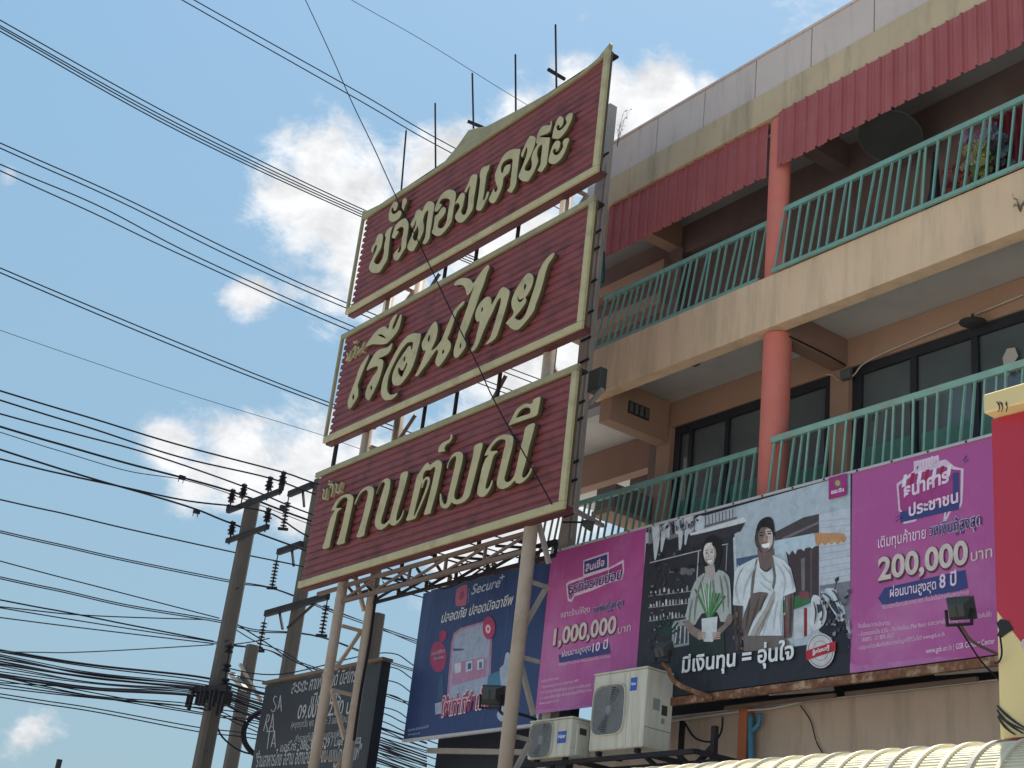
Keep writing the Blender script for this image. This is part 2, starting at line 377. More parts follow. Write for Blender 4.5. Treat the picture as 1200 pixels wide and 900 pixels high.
window(-14.40, -11.44, [pxx(811, 530), pxx(856, 500)-.02, pxx(921, 480)])
window(-11.10, -7.62, [pxx(1073, 430), pxx(1145, 420)], wid=.09)
window(-7.28, -4, [-6, -5])

# columns
for z0, z1, nm in ((8.70, 11.13, 'column'), (5.2, 7.962, 'column')):
    for cx in (-11.33, -7.15):
        if cx > -8 and z0 > 8: pass
        bm = lathe(BM(), (cx, D+.24, z0), (0, 0, 1), [(0, .20 if z0 > 8 else .178), (z1-z0-.02, .20 if z0 > 8 else .178)], 28)
        if z0 > 8:
            bmesh.ops.translate(bm, verts=bm.verts, vec=(.02, -.10, 0))
            bmesh.ops.scale(bm, verts=bm.verts, vec=(.8, .6, 1), space=Matrix.Translation((-cx, -(D+.14), 0)))
        mesh_obj(nm, bm, 'column', bld, smooth=False)
        for p in bld.children[-1].data.polygons: p.use_smooth = abs(p.normal.z) < .5
# red corrugated sheets
def corr(x0, x1, z0, z1, y, pitch=.2, dep=.027):
    bm = BM(); top, bot = [], []; x = x0
    prof = [(0, 0), (.32, 0), (.38, 1), (.5, 1), (.56, 0), (.76, .0), (.80, .35), (.84, 0)]
    while x < x1-1e-6:
        for t, d in prof:
            xx = x+t*pitch
            if xx > x1: break
            bot.append(bm.verts.new((xx, y-d*dep, z0+(.012 if d else 0)))); top.append(bm.verts.new((xx, y-d*dep, z1)))
        x += pitch
    for i in range(len(bot)-1): bm.faces.new((bot[i], bot[i+1], top[i+1], top[i]))
    r = bmesh.ops.extrude_face_region(bm, geom=bm.faces[:]); bmesh.ops.translate(bm, verts=[v for v in r['geom'] if isinstance(v, bmesh.types.BMVert)], vec=(0, .004, 0))
    bmesh.ops.recalc_face_normals(bm, faces=bm.faces)
    return bm
def sheets(a, b, y):
    x = a; i = 0
    while x < b-.05:
        e = min(x+.8, b)
        mesh_obj('corrugated_sheet', corr(x, e+.004, 10.27+random.uniform(-.008, .012), 11.13, y-.003*(i % 2)), 'red_sheet', bld); x += .8; i += 1
sheets(XE+.05, -11.48, D+.06); sheets(-11.22, XR, D-.02)
bpart('sheet_rail', 'steel_brown', (-14.7, XR, D+.07, D+.11, 10.9, 10.94))

# railings, each bar a piece
def railing(x0, x1, z0, z1, y, m, name='railing', lean=.14, dx=.146, toprail=.07, low=True, sag=0):
    zt = z1-.035
    r = mesh_obj(name, bar(bar(BM(), (x0, y+lean, zt), (x1, y+lean, zt+sag), .05, toprail), (x0, y, z0+.03), (x1, y, z0+.03), .035, .05) if low else bar(BM(), (x0, y+lean, zt), (x1, y+lean, zt+sag), .05, toprail), m, bld)
    n = int(round((x1-x0)/dx)); n = max(n, 1)
    base = None
    for i in range(n+1):
        x = x0+.05+(x1-x0-.1)*i/n
        wloc = (x, y, z0)
        if base is None:
            bm = bar(BM(), (x, y, z0+.03), (x+.0, y+lean, zt-.03), .024, .024)
            base = mesh_obj('baluster', bm, m, r, wloc=wloc); 
        else:
            o = base.copy(); C.objects.link(o); o.parent = r; o.location = Vector(wloc)-LOC[r]; LOC[o] = Vector(wloc)
            o.rotation_euler = (random.uniform(-.018, .018), random.uniform(-.022, .022), random.uniform(-.3, .3))
    return r
railing(-14.8, -11.5, 8.70, 9.66, D+.03, 'rail')
railing(-11.22, -7.3, 8.70, 9.70, D-.03, 'rail')
railing(-15.7, -11.5, 5.25, 6.46, D+.03, 'rail', lean=.12, low=False)
railing(-11.22, -7.05, 5.25, 6.50, D-.03, 'rail_worn', lean=.12, low=False, toprail=.08)

# ground-floor wall, recess and steel under the hoarding
zw = at(980, 819, y=11.7).z
bpart('ground_floor_wall', 'ground_wall', (-14.6, XR, 11.7, 11.9, -1.6, zw))
bpart('recess_wall', 'frame_dark', (-14.6, XR, 12.4, 12.5, zw-.3, 5.0))
bpart('wall_coping', 'pipe_white', (-14.6, XR, 11.68, 11.9, zw+.001, zw+.014))
bpart('dark_front', 'frame_dark', (-17.65, -14.62, 11.6, 11.75, -1.6, 3.6))
bpart('end_wall', 'ground_wall', (-14.6, -14.45, 11.903, 15, -1.6, zw))
pl = at(871, 870, y=11.6)
bpart('pillar', 'orange_pillar', (pl.x-.075, pl.x+.055, 11.58, 11.698, -1.6, 3.3))
# ------------------------------------------------------------------ sign tower
T0 = Vector((-15.2, 9.8, -1.6))
tower = thing('sign_tower', 'cream welded steel tower of four posts carrying three red name boards', 'sign tower', T0)
def px_post(name, x, y, z0, z1, r=.085, m='steel_cream'):
    bm = tube(BM(), [(x, y, z0), (x, y, z1)], r, 14); o = mesh_obj(name, bm, m, tower)
    for p in o.data.polygons: p.use_smooth = abs(p.normal.z) < .5
    return o
p1x = at(385, 790, y=9.62).x; p3x = at(607, 760, y=9.62).x
px_post('post', p1x, 9.62, -1.6, 11.0, .075); px_post('post', p3x, 9.62, -1.6, 11.3, .085)
p2x = at(424, 780, y=10.02).x; YP4 = 11.06; p4x = at(690, 380, y=YP4).x
px_post('post', p2x, 10.02, -1.6, 10.8, .075)
mesh_obj('post', bar(BM(), (p4x, YP4, -1.6), (p4x, YP4, at(711, 128, y=YP4).z), .17, .14), 'steel_grey', tower)
for i in range(14):
    z = 5.9+i*.44+random.uniform(-.12, .12); bm = bar(BM(), (p4x-.02, YP4-.09, z), (p4x+.19, YP4-.09, z+.01), .02, .03); mesh_obj('rung', bm, 'steel_dark', tower)
mesh_obj('conduit', tube(BM(), [(p4x+.14, YP4-.05, 5.6), (p4x+.15, YP4-.05, 11.4)], .018), 'steel_grey', tower)
def tbar(a, b, w=.045, m='steel_brown', name='brace'): return mesh_obj(name, bar(BM(), a, b, w), m, tower)
# zigzag braces between front and back posts
zs = [2.2, 3.25, 4.05, 5.0]
for px_, dy0, dy1, m in ((( p1x+p2x)/2, 9.66, 9.98, 'steel_cream'), (p3x-.05, 9.68, 9.98, 'steel_grey')):
    z = 1.2; k = 0
    while z < 10.2:
        a, b = (dy0, dy1) if k % 2 else (dy1, dy0)
        tbar((px_, a, z), (px_, b, z+.62), .05, m); tbar((px_, dy0, z+.62), (px_, dy1, z+.62), .045, m); z += .66+.25; k += 1
# long horizontal trusses
def truss(z0, z1, y, xa, xb, n, m='steel_brown', w=.05):
    tbar((xa, y, z0), (xb, y, z0), w, m, 'chord'); tbar((xa, y, z1), (xb, y, z1), w, m, 'chord')
    for i in range(n+1):
        x = xa+(xb-xa)*i/n
        tbar((x, y, z0+.02), (x, y, z1-.02), .035, m, 'web')
        if i < n:
            x2 = xa+(xb-xa)*(i+1)/n; tbar((x, y, z0+.02), (x2, y, z1-.02), .03, m, 'web')
truss(4.90, 5.13, 9.62, p1x+.05, p3x-.05, 5); truss(4.95, 5.13, 10.02, p2x, p3x, 6, 'steel_dark', .04)
for i in range(10):
    x = p1x+(p3x-p1x)*(i+.3)/10; tbar((x, 9.65, 5.10), (x+random.choice((-.35, .35, 0)), 10.0, 5.10), .03, 'steel_dark', 'tie')
tbar((-18.4, 9.66, 5.14), (p1x, 9.66, 5.14), .05, 'steel_brown', 'chord')
tbar((-18.4, 9.98, 5.13), (p2x, 9.98, 5.13), .05, 'steel_dark', 'chord')
tbar((-18.35, 9.9, 7.12), (-12.9, 9.9, 7.12), .045, 'steel_dark', 'chord'); tbar((-18.35, 9.9, 9.42), (-12.9, 9.9, 9.42), .045, 'steel_dark', 'chord')
for x in (-16.2, -15.4, -14.4): tbar((x, 9.7, 5.2), (x+.02, 9.7, 11.0), .04, 'steel_dark', 'stud')
for (xa, xb, za, zb) in ((-17.2, -16.6, 7.1, 7.6), (-17.1, -16.5, 9.4, 9.9), (-14.4, -14.9, 7.6, 7.0), (-13.0, -13.5, 7.0, 7.6), (-13.0, -13.4, 9.3, 9.8), (-18.3, -17.4, 9.72, 9.55)):
    tbar((xa, 9.8, za), (xb, 9.8, zb), .04, 'steel_brown')
tbar((-18.5, 9.6, 6.9), (-18.5, 9.6, 7.7), .05, 'steel_dark', 'stud')
# rods on top
for (ax, ay, bx_, by_) in ((470.5, 220, 476, 153), (510.5, 196, 510, 121), (555, 154, 553.5, 86), (604.5, 130, 604, 64), (652, 98, 651, 29)):
    b = at(ax, ay, y=9.75); t = at(bx_, by_, y=9.75); d = (t-b)
    mesh_obj('rod', tube(BM(), [b-d*.3, t], .015, 6), 'steel_dark', tower)
for (a, b) in (((548, 142), (572, 152)), ((642, 81), (662, 93))):
    A = at(*a, y=9.7); B = at(*b, y=10.0); mesh_obj('crosspiece', bar(BM(), A, B, .04, .04), 'steel_dark', tower)
for a, b in (((668, 595), (706, 616)),):
    A = at(*a, y=9.9); B = at(*b, y=10.9); mesh_obj('stay', bar(BM(), A, B, .05, .05), 'steel_grey', tower)

# ------------------------------------------------------------------ red name boards
YF = 9.40
xl, xr = -18.60, -12.33
def board(name, label, z0, z1, left_frame=True, top_poly=None, topw=.085):
    th = thing(name, label, 'sign', ((xl+xr)/2, YF+.1, z0))
    pitch = .1105; n = int((z1-z0-.1)/pitch); pitch = (z1-z0-.16)/n
    slx = xl+(.10 if left_frame else .015)
    z = z0+.09; base = None
    prof = [(0, -.026), (.06, -.036), (.12, -.046), (.30, -.049), (.70, -.046), (.84, -.036), (.93, -.027), (1.01, -.026)]   # (t, dy): a lapped board with a rolled lip
    for i in range(n):
        bm = BM(); rows = []
        for t, dy in prof:
            ins = 0 if dy < -.04 else .03
            rows.append((bm.verts.new((slx+ins, YF+.09+dy, z+t*pitch)), bm.verts.new((xr-.06, YF+.09+dy, z+t*pitch))))
        for a, b in zip(rows, rows[1:]): bm.faces.new((a[0], a[1], b[1], b[0]))
        r = bmesh.ops.extrude_face_region(bm, geom=bm.faces[:]); bmesh.ops.translate(bm, verts=[v for v in r['geom'] if isinstance(v, bmesh.types.BMVert)], vec=(0, .006, 0))
        bmesh.ops.recalc_face_normals(bm, faces=bm.faces)
        mesh_obj('slat', bm, 'slat', th); z += pitch
    # trim: front faces bevelled, with a return behind
    mesh_obj('bottom_trim', box(BM(), xl, xr, YF, YF+.05, z0, z0+.10, .008), 'gold_bright', th)
    mesh_obj('bottom_return', box(BM(), xl+.02, xr-.02, YF+.052, YF+.165, z0-.022, z0+.055), 'return_red', th)
    mesh_obj('right_trim', box(BM(), xr-.105, xr, YF-.003, YF+.05, z0+.102, z1-(.002 if top_poly else topw+.002), .008), 'gold_bright', th)
    mesh_obj('right_return', box(BM(), xr-.03, xr-.005, YF+.052, YF+.085, z0+.06, z1-.04), 'gold_shaded', th)
    if left_frame:
        mesh_obj('left_trim', box(BM(), xl, xl+.05, YF, YF+.05, z0+.102, z1-(.002 if top_poly else topw+.002), .006), 'gold', th)
    if top_poly: mesh_obj('top_trim', flat([top_poly], YF-.002, .06, .006), 'gold', th)
    else: mesh_obj('top_trim', box(BM(), xl-(0 if left_frame else .05), xr, YF, YF+.055, z1-topw, z1, .008), 'gold', th)
    mesh_obj('top_return', box(BM(), xl+.05, xr-.03, YF+.058, YF+.2, z1-.06, z1-.03), 'steel_dark', th)
    for i in range(6):
        x = xl+.5+i*1.05; mesh_obj('batten', box(BM(), x, x+.05, YF+.1, YF+.16, z0+.06, z1-.07), 'steel_dark', th)
    return th
# crown-shaped top trim of the highest board
F1 = (0, 0, 1)
top_out = [(423, 250), (445, 239), (470, 222), (500, 204), (520, 190), (535, 172), (549, 152), (556, 150), (571, 147), (590, 137), (620, 121), (650, 104), (680, 85), (700, 68), (715, 49), (714, 62), (707, 66)]
top_in = [(700, 72), (675, 88), (650, 104), (620, 124), (590, 143), (560, 162), (530, 180), (500, 200), (470, 219), (445, 235), (427, 247), (424, 250)]
def xz(p, y=YF): q = at(*p, y=y); return (q.x, q.z)
tp = [xz(p) for p in top_out]
zt1 = tp[0][1]
tp_low = [(xr-.002, 11.56), (-12.9, 11.49), (-14, 11.47), (-15.3, 11.47), (-16.5, 11.47), (-17.6, 11.47), (xl, 11.47)]
tp[0] = (xl, tp[0][1]); tp[-3] = (xr+.02, tp[-3][1])
tp = tp[:-2]+[(xr+.01, 11.66)]+tp_low
b1 = board('name_board', 'topmost of the three red slatted name boards, with pointed gold crown trim', 9.735, 11.66, True, tp)
b2 = board('name_board', 'middle of the three red slatted name boards, rectangular gold frame on all four sides', 7.51, 9.375)
b3 = board('name_board', 'lowest of the three red slatted name boards, scalloped open left end without side trim', 5.20, 7.034, False)

# raised letters, traced outlines: (scale view, outline, holes)
YL = YF-.035
V1 = (425, 225, 9.0); V2 = (475, 200, 9.0); V3 = (545, 170, 9.0); V4 = (600, 125, 9.0); V5 = (400, 360, 7.5); V6 = (445, 380, 9.0)
V7 = (505, 300, 6.923); V8 = (550, 290, 6.923); V9 = (370, 550, 9.0); V10 = (435, 545, 10.0); V11 = (505, 500, 8.18); V12 = (550, 455, 6.667)
LET1 = [
 (V1, [(88,620),(95,580),(125,540),(140,490),(165,445),(190,435),(215,450),(212,500),(195,580),(165,640),(130,700),(122,735),(145,755),(175,750),(205,700),(220,640),(225,560),(240,490),(232,460),(250,410),(290,370),(315,365),(300,410),(290,460),(280,560),(262,700),(225,770),(180,840),(140,858),(95,852),(65,815),(70,765),(100,700),(135,620),(148,575),(138,560),(122,590),(110,635),(95,640)], []),
 (V1, [(272,285),(275,220),(300,150),(325,105),(350,95),(372,115),(365,160),(345,195),(325,200),(322,180),(312,165),(303,195),(318,225),(350,220),(385,190),(405,200),(410,225),(385,275),(340,310),(305,318),(280,305)], []),
 (V1, [(412,130),(420,80),(445,60),(465,70),(465,105),(445,150),(435,190),(428,205),(405,180),(410,150)], []),
 (V1, [(305,470),(320,420),(345,350),(385,305),(440,272),(470,290),(485,340),(480,400),(465,500),(455,580),(430,620),(390,690),(365,722),(335,720),(318,690),(330,645),(365,600),(385,570),(378,610),(372,635),(395,625),(405,580),(410,500),(425,430),(430,390),(410,370),(380,380),(355,410),(372,405),(380,420),(350,470),(335,490),(312,490)], []),
 (V2, [(48,580),(60,545),(92,490),(110,430),(145,402),(178,420),(200,370),(235,325),(270,318),(305,345),(303,400),(290,470),(275,580),(262,640),(258,700),(225,760),(200,777),(178,765),(205,700),(215,620),(220,560),(232,480),(240,430),(225,425),(203,460),(188,520),(196,570),(192,630),(165,700),(130,765),(85,845),(55,852),(25,835),(18,800),(35,750),(62,690),(78,640),(98,600),(108,560),(105,530),(98,560),(75,600),(60,610)], [[(128,590),(135,640),(122,715),(100,735),(78,700),(95,650),(115,610)]]),
 (V2, [(305,415),(330,340),(365,270),(410,220),(455,195),(500,200),(530,222),(530,290),(510,400),(495,500),(485,540),(440,610),(380,675),(345,692),(310,685),(275,655),(290,610),(300,550),(310,480),(345,450),(375,400),(405,378),(427,395),(420,440),(390,490),(365,515),(350,540),(342,585),(365,605),(400,590),(430,540),(440,480),(455,390),(465,320),(450,300),(420,295),(380,305),(360,340),(385,350),(370,385),(340,425),(320,435)], []),
 (V2, [(522,345),(545,300),(575,250),(600,230),(627,245),(622,300),(608,370),(590,420),(597,450),(618,462),(640,440),(655,380),(662,300),(668,230),(680,165),(660,190),(642,228),(620,222),(645,165),(665,120),(690,60),(720,35),(760,42),(755,100),(740,200),(725,290),(715,390),(690,440),(630,520),(590,550),(555,545),(525,515),(522,475),(545,430),(570,385),(562,355),(545,340),(532,360)], []),
 (V3, [(150,320),(165,260),(195,225),(240,212),(262,200),(250,255),(228,310),(215,400),(200,510),(190,560),(200,575),(215,540),(232,490),(252,490),(245,535),(215,600),(180,670),(155,695),(115,685),(118,640),(132,560),(148,440),(155,370)], []),
 (V3, [(310,340),(318,290),(350,210),(390,130),(440,70),(500,40),(560,35),(585,40),(575,100),(560,220),(548,330),(538,410),(510,470),(485,505),(455,495),(440,475),(468,440),(475,380),(485,300),(495,200),(495,150),(455,150),(410,175),(385,215),(380,270),(395,290),(410,240),(440,205),(478,200),(478,235),(460,290),(425,325),(405,350),(400,400),(380,470),(345,550),(315,600),(285,617),(255,600),(248,570),(275,510),(305,450),(310,480),(325,490),(340,455),(320,400)], []),
 (V4, [(92,500),(110,460),(135,400),(165,340),(195,302),(250,320),(245,380),(225,450),(190,530),(160,590),(135,640),(140,665),(175,672),(200,650),(205,600),(200,550),(215,490),(245,430),(265,395),(250,385),(258,320),(280,260),(320,205),(370,190),(400,188),(405,150),(422,150),(418,200),(405,250),(370,285),(330,300),(295,315),(395,320),(400,335),(390,430),(375,540),(368,600),(340,650),(305,692),(270,680),(268,665),(295,610),(300,550),(310,470),(315,415),(300,405),(275,440),(265,500),(278,560),(268,600),(230,690),(175,780),(150,792),(100,785),(65,745),(75,700),(110,620),(145,520),(158,460),(150,430),(135,470),(110,535),(98,530)], []),
 (V4, [(420,325),(435,240),(465,150),(500,98),(525,100),(545,125),(538,180),(515,215),(490,228),(500,205),(485,195),(470,212),(485,245),(520,235),(555,200),(572,165),(560,125),(590,75),(625,58),(642,75),(630,130),(600,200),(560,270),(500,335),(460,342),(430,338)], []),
 (V4, [(380,575),(395,500),(425,410),(460,360),(490,352),(510,370),(505,420),(480,465),(455,480),(462,455),(440,448),(432,475),(455,505),(490,495),(520,455),(535,420),(530,380),(550,340),(585,325),(605,340),(585,400),(565,460),(520,545),(460,600),(425,607),(395,600)], []),
]
LET2 = [
 (V5, [(245,410),(235,450),(205,520),(170,610),(145,680),(150,720),(145,780),(115,840),(80,890),(60,892),(52,850),(65,790),(95,710),(125,630),(150,550),(180,490),(215,440)], [[(105,765),(112,790),(103,810),(97,790)]]),
 (V5, [(445,310),(448,335),(425,390),(385,425),(330,450),(360,455),(370,490),(355,560),(330,640),(305,700),(270,770),(240,822),(212,800),(210,750),(235,680),(280,600),(310,560),(318,525),(290,525),(245,545),(220,560),(230,520),(265,450),(300,395),(340,365),(400,350),(425,330)], [[(262,690),(268,710),(262,725),(255,705)]]),
 (V5, [(210,358),(235,300),(290,225),(340,180),(385,165),(410,185),(425,130),(455,80),(480,60),(492,65),(470,115),(450,170),(455,190),(475,160),(500,100),(515,65),(530,62),(528,100),(505,190),(465,250),(420,300),(385,325),(330,330),(270,328),(230,345)], [[(325,243),(350,242),(385,268),(350,255)]]),
 (V6, [(432,95),(425,170),(400,270),(370,380),(330,480),(280,560),(220,635),(180,652),(140,640),(125,590),(135,520),(170,430),(230,330),(280,260),(310,222),(330,235),(335,265),(348,200),(320,190),(280,205),(220,280),(160,390),(110,500),(85,600),(80,690),(105,735),(140,735),(165,725),(185,715),(180,745),(130,790),(80,805),(40,795),(12,750),(12,680),(35,570),(85,450),(150,320),(220,200),(290,120),(350,90),(400,92)], [[(195,470),(205,460),(225,490),(250,475),(280,410),(285,430),(255,500),(235,545),(215,540),(195,505)], [(260,340),(268,360),(258,390),(250,370)]]),
 (V6, [(585,-33),(606,-10),(612,60),(598,140),(570,210),(545,270),(590,240),(630,190),(655,150),(705,20),(735,-44),(775,-135),(832,-205),(881,-249),(896,-240),(880,-205),(820,-135),(785,-44),(765,20),(730,110),(715,150),(745,185),(750,240),(720,310),(670,390),(625,445),(605,445),(585,420),(590,360),(610,300),(600,270),(560,320),(500,410),(440,490),(400,545),(370,548),(385,510),(420,440),(455,350),(480,280),(455,280),(440,240),(445,190),(480,120),(530,30),(560,-15)], [[(520,115),(528,140),(515,180),(505,160)], [(665,270),(678,285),(665,308),(658,290)]]),
 (V7, [(465,68),(475,90),(455,140),(435,210),(400,300),(370,390),(330,500),(300,580),(275,640),(285,690),(280,735),(245,790),(205,830),(182,810),(185,750),(210,670),(225,610),(255,520),(290,420),(325,310),(345,250),(330,280),(305,315),(288,318),(280,280),(265,250),(235,235),(185,242),(200,205),(240,178),(290,175),(325,190),(342,215),(370,180),(410,120),(445,80)], [[(240,705),(244,725),(238,745),(233,730)]]),
 (V8, [(148,395),(170,400),(180,425),(180,460),(215,400),(255,330),(285,318),(325,345),(325,380),(305,460),(275,560),(240,670),(215,730),(180,765),(135,790),(130,780),(165,730),(195,640),(225,540),(250,450),(250,410),(225,440),(190,520),(150,600),(110,690),(75,780),(45,830),(10,850),(8,835),(40,770),(60,690),(80,605),(60,605),(45,570),(50,520),(80,455),(120,410)], [[(103,485),(108,500),(102,520),(97,505)]]),
 (V8, [(485,203),(510,215),(522,250),(505,320),(470,385),(455,402),(462,415),(460,440),(430,490),(390,540),(370,565),(390,582),(420,580),(450,545),(475,480),(500,400),(530,310),(560,200),(600,120),(650,60),(685,38),(692,50),(680,80),(645,130),(620,200),(600,280),(570,380),(540,460),(520,520),(460,600),(400,665),(365,672),(330,655),(310,630),(292,618),(310,590),(350,545),(355,520),(340,480),(340,430),(365,360),(400,300),(440,240),(465,212)], [[(392,405),(405,428),(440,408),(420,435),(400,435)], [(450,295),(458,310),(450,340),(443,320)]]),
]
LET3 = [
 (V9, [(162,440),(190,370),(240,300),(300,262),(360,258),(395,285),(395,340),(370,460),(340,600),(310,730),(300,780),(218,795),(240,720),(275,590),(305,450),(330,340),(325,305),(295,300),(255,330),(215,400),(265,400),(270,415),(230,450),(210,530),(180,650),(155,760),(140,825),(68,838),(95,740),(130,600),(155,510),(195,435)], []),
 (V9, [(405,370),(425,310),(470,230),(530,180),(580,172),(612,200),(610,270),(585,390),(550,520),(520,640),(505,700),(428,720),(450,640),(490,510),(520,380),(545,270),(535,225),(510,225),(465,265),(430,340),(410,375)], []),
 (V10, [(55,335),(75,270),(120,190),(175,150),(215,160),(225,200),(210,310),(180,420),(150,530),(118,640),(125,680),(155,685),(195,650),(215,620),(240,520),(280,380),(320,240),(350,95),(432,70),(415,170),(380,300),(335,450),(300,580),(295,640),(310,645),(350,590),(375,520),(382,530),(365,600),(320,670),(265,712),(225,705),(210,685),(165,730),(105,762),(60,745),(38,690),(50,600),(85,470),(125,330),(155,230),(140,200),(110,220),(75,290),(65,330)], []),
 (V10, [(405,655),(430,570),(465,430),(500,270),(530,140),(580,60),(630,-10),(665,-38),(690,-10),(735,-42),(785,-65),(828,-35),(825,30),(800,150),(770,290),(730,430),(700,540),(690,568),(615,585),(640,490),(680,340),(715,190),(745,40),(725,30),(690,60),(655,62),(625,80),(608,130),(612,165),(640,135),(670,130),(690,160),(680,230),(640,340),(590,460),(540,570),(510,630)], [[(595,215),(583,265),(600,265),(612,225),(635,175),(655,180),(652,215),(625,300),(580,420),(530,540),(500,595),(515,510),(555,350),(585,235)]]),
 (V11, [(65,240),(75,195),(110,150),(150,130),(180,110),(188,70),(205,72),(205,105),(180,150),(145,175),(130,205),(135,235),(75,248)], []),
 (V11, [(148,400),(160,350),(200,270),(245,238),(290,240),(308,270),(300,340),(275,440),(245,560),(225,640),(228,680),(250,695),(285,680),(310,640),(335,540),(370,400),(400,270),(418,180),(495,150),(480,240),(450,360),(415,500),(385,610),(365,670),(320,720),(260,745),(220,745),(195,730),(165,775),(125,788),(90,765),(80,710),(85,640),(98,640),(105,690),(125,735),(145,730),(155,690),(175,600),(205,470),(235,330),(235,290),(215,290),(180,330),(158,400)], []),
 (V12, [(115,525),(135,480),(175,420),(230,372),(290,355),(335,368),(345,400),(338,450),(310,560),(285,660),(275,700),(285,725),(310,725),(340,695),(360,640),(385,520),(415,400),(440,300),(512,268),(500,340),(470,450),(440,580),(418,650),(415,690),(435,690),(462,655),(480,615),(494,600),(494,625),(470,680),(430,725),(390,747),(362,742),(350,725),(320,760),(270,787),(235,787),(212,760),(215,710),(240,600),(268,480),(280,415),(262,402),(230,405),(190,440),(165,485),(215,483),(218,500),(190,530),(170,600),(145,690),(128,760),(132,782),(150,770),(168,730),(178,708),(182,735),(162,790),(125,840),(90,852),(62,835),(60,790),(80,700),(100,610),(128,545),(145,525),(115,530)], []),
 (V12, [(303,290),(330,230),(370,160),(430,118),(485,115),(500,85),(555,62),(552,110),(540,170),(522,215),(440,245),(330,285)], [[(368,225),(395,180),(430,155),(465,155),(475,180),(465,195),(410,212)]]),
]
MT['letter'] = MT['gold_bright']
for th, letters in ((b1, LET1), (b2, LET2), (b3, LET3)):
    for view, o_, hs in letters:
        y = YL; pol = [view_pts(view, o_, y)]+[view_pts(view, h, y) for h in hs]
        bm = flat(pol, y, .07, .003, smooth=3)
        ob = mesh_obj('letter', bm, 'gold_bright', th); ob.data.materials.append(MT['gold_shaded'])
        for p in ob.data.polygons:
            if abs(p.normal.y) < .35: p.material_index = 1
def stroke_letters(th, view, strokes, w):
    for s in strokes:
        pts = cat(s, 4); L_ = view_pts(view, pts, YL+.02); left, right = [], []
        for i, p in enumerate(L_):
            a, b = L_[max(i-1, 0)], L_[min(i+1, len(L_)-1)]; d = Vector((b[0]-a[0], b[1]-a[1])); d.normalize(); q = Vector((-d.y, d.x))*w/2
            left.append((p[0]+q.x, p[1]+q.y)); right.append((p[0]-q.x, p[1]-q.y))
        mesh_obj('small_letter', flat([left+right[::-1]], YL+.02, .06, 0), 'gold_bright', th)
stroke_letters(b2, V5, [[(45,400),(54,418),(48,450),(38,468),(62,450),(76,415),(86,378)], [(104,300),(116,312),(136,288)], [(98,380),(118,345),(126,362),(108,415),(96,448)], [(140,352),(153,362),(142,400),(134,425)], [(142,408),(165,375),(185,345),(205,300)], [(180,395),(195,385)]], .035)
stroke_letters(b3, V9, [[(72,210),(88,228),(74,285),(82,308),(102,300),(120,195)], [(132,122),(150,128)], [(130,155),(145,158),(165,150)], [(146,200),(165,160),(182,178),(160,290)], [(203,152),(222,165),(212,228),(226,245),(245,232),(272,128)], [(250,240),(268,222)]], .035)

# ------------------------------------------------------------------ bank hoarding (three printed panels)
YB = 10.9
hx0, hs1, hs2, hx1 = -14.45, at(751, 715, y=YB).x, at(997, 670, y=YB).x, -7.2
hz0, hz1 = 3.305, 5.42
hd = thing('advertising_hoarding', 'long pink bank hoarding with black-and-white shopkeeper picture in front of balcony', 'billboard', ((hx0+hx1)/2, YB, hz0))
def wavy(x0, x1, z0, z1, y, amp=.006):
    bm = BM(); nx, nz = 24, 6; g_ = []
    for i in range(nx+1):
        g_.append([])
        for j in range(nz+1):
            x = x0+(x1-x0)*i/nx; z = z0+(z1-z0)*j/nz
            g_[i].append(bm.verts.new((x, y+amp*(1-j/nz)*math.sin(x*5.1)*.0, z)))
    for i in range(nx):
        for j in range(nz): bm.faces.new((g_[i][j], g_[i+1][j], g_[i+1][j+1], g_[i][j+1]))
    return bm
mesh_obj('banner', wavy(hx0, hs1-.001, hz0, hz1, YB), 'pink', hd)
mesh_obj('banner', wavy(hs1+.001, hs2-.001, hz0, hz1, YB), pm(44, 46, 56), hd)
mesh_obj('banner', wavy(hs2+.001, hx1, hz0, hz1, YB), 'pink', hd)
mesh_obj('banner_hem', box(BM(), hx0, hx1, YB-.012, YB+.02, hz1+.001, hz1+.03), 'sign_edge', hd)
mesh_obj('back_frame', box(BM(), hx0+.03, hx1, YB+.02, YB+.06, hz0+.05, hz1-.02), 'steel_dark', hd)
for i in range(16):
    x = hx0+.2+i*.45; mesh_obj('eyelet', lathe(BM(), (x, YB-.013, hz1+.012), (0, -1, 0), [(0, .012), (.006, .012)], 8), 'steel_dark', hd)
mesh_obj('support_beam', bar(BM(), (hx0+1.5, YB+.0, hz0-.062), (hx1, YB+.0, hz0-.062), .05, .085), 'rust', hd)
for px_ in (905, 1100): a = at(px_, 822, y=YB+.1); mesh_obj('strut', bar(BM(), (a.x, YB+.06, hz0-.08), (a.x+.25, 11.65, zw+.1), .05), 'steel_grey', hd)
for px_ in (820, 960): a = at(px_, 822, y=YB+.1); mesh_obj('strut', bar(BM(), (a.x, YB+.5, hz0-.06), (a.x+1.6, YB+.5, hz0-.06), .04), 'steel_brown', hd)
B3 = (740, 570, 7.5); B4 = (780, 600, 5.4545); I1 = (0, 0, 1)
lay = [0]
def P(view, pts, col, name='print', smooth=0, holes=(), d=None):
    lay[0] += 1
    y = YB-.0015-lay[0]*.00006
    if any(k in name for k in ('person', 'arm', 'face', 'neck', 'hair', 'apron', 'strap', 'shade')):
        gm = sum(col)/3; col = tuple(round(c*.5+gm*.5) for c in col)
    pol = [view_pts(view, pts, y)]+[view_pts(view, h, y) for h in holes]
    return mesh_obj(name, flat(pol, y, 0, smooth=smooth), pm(*col), hd)
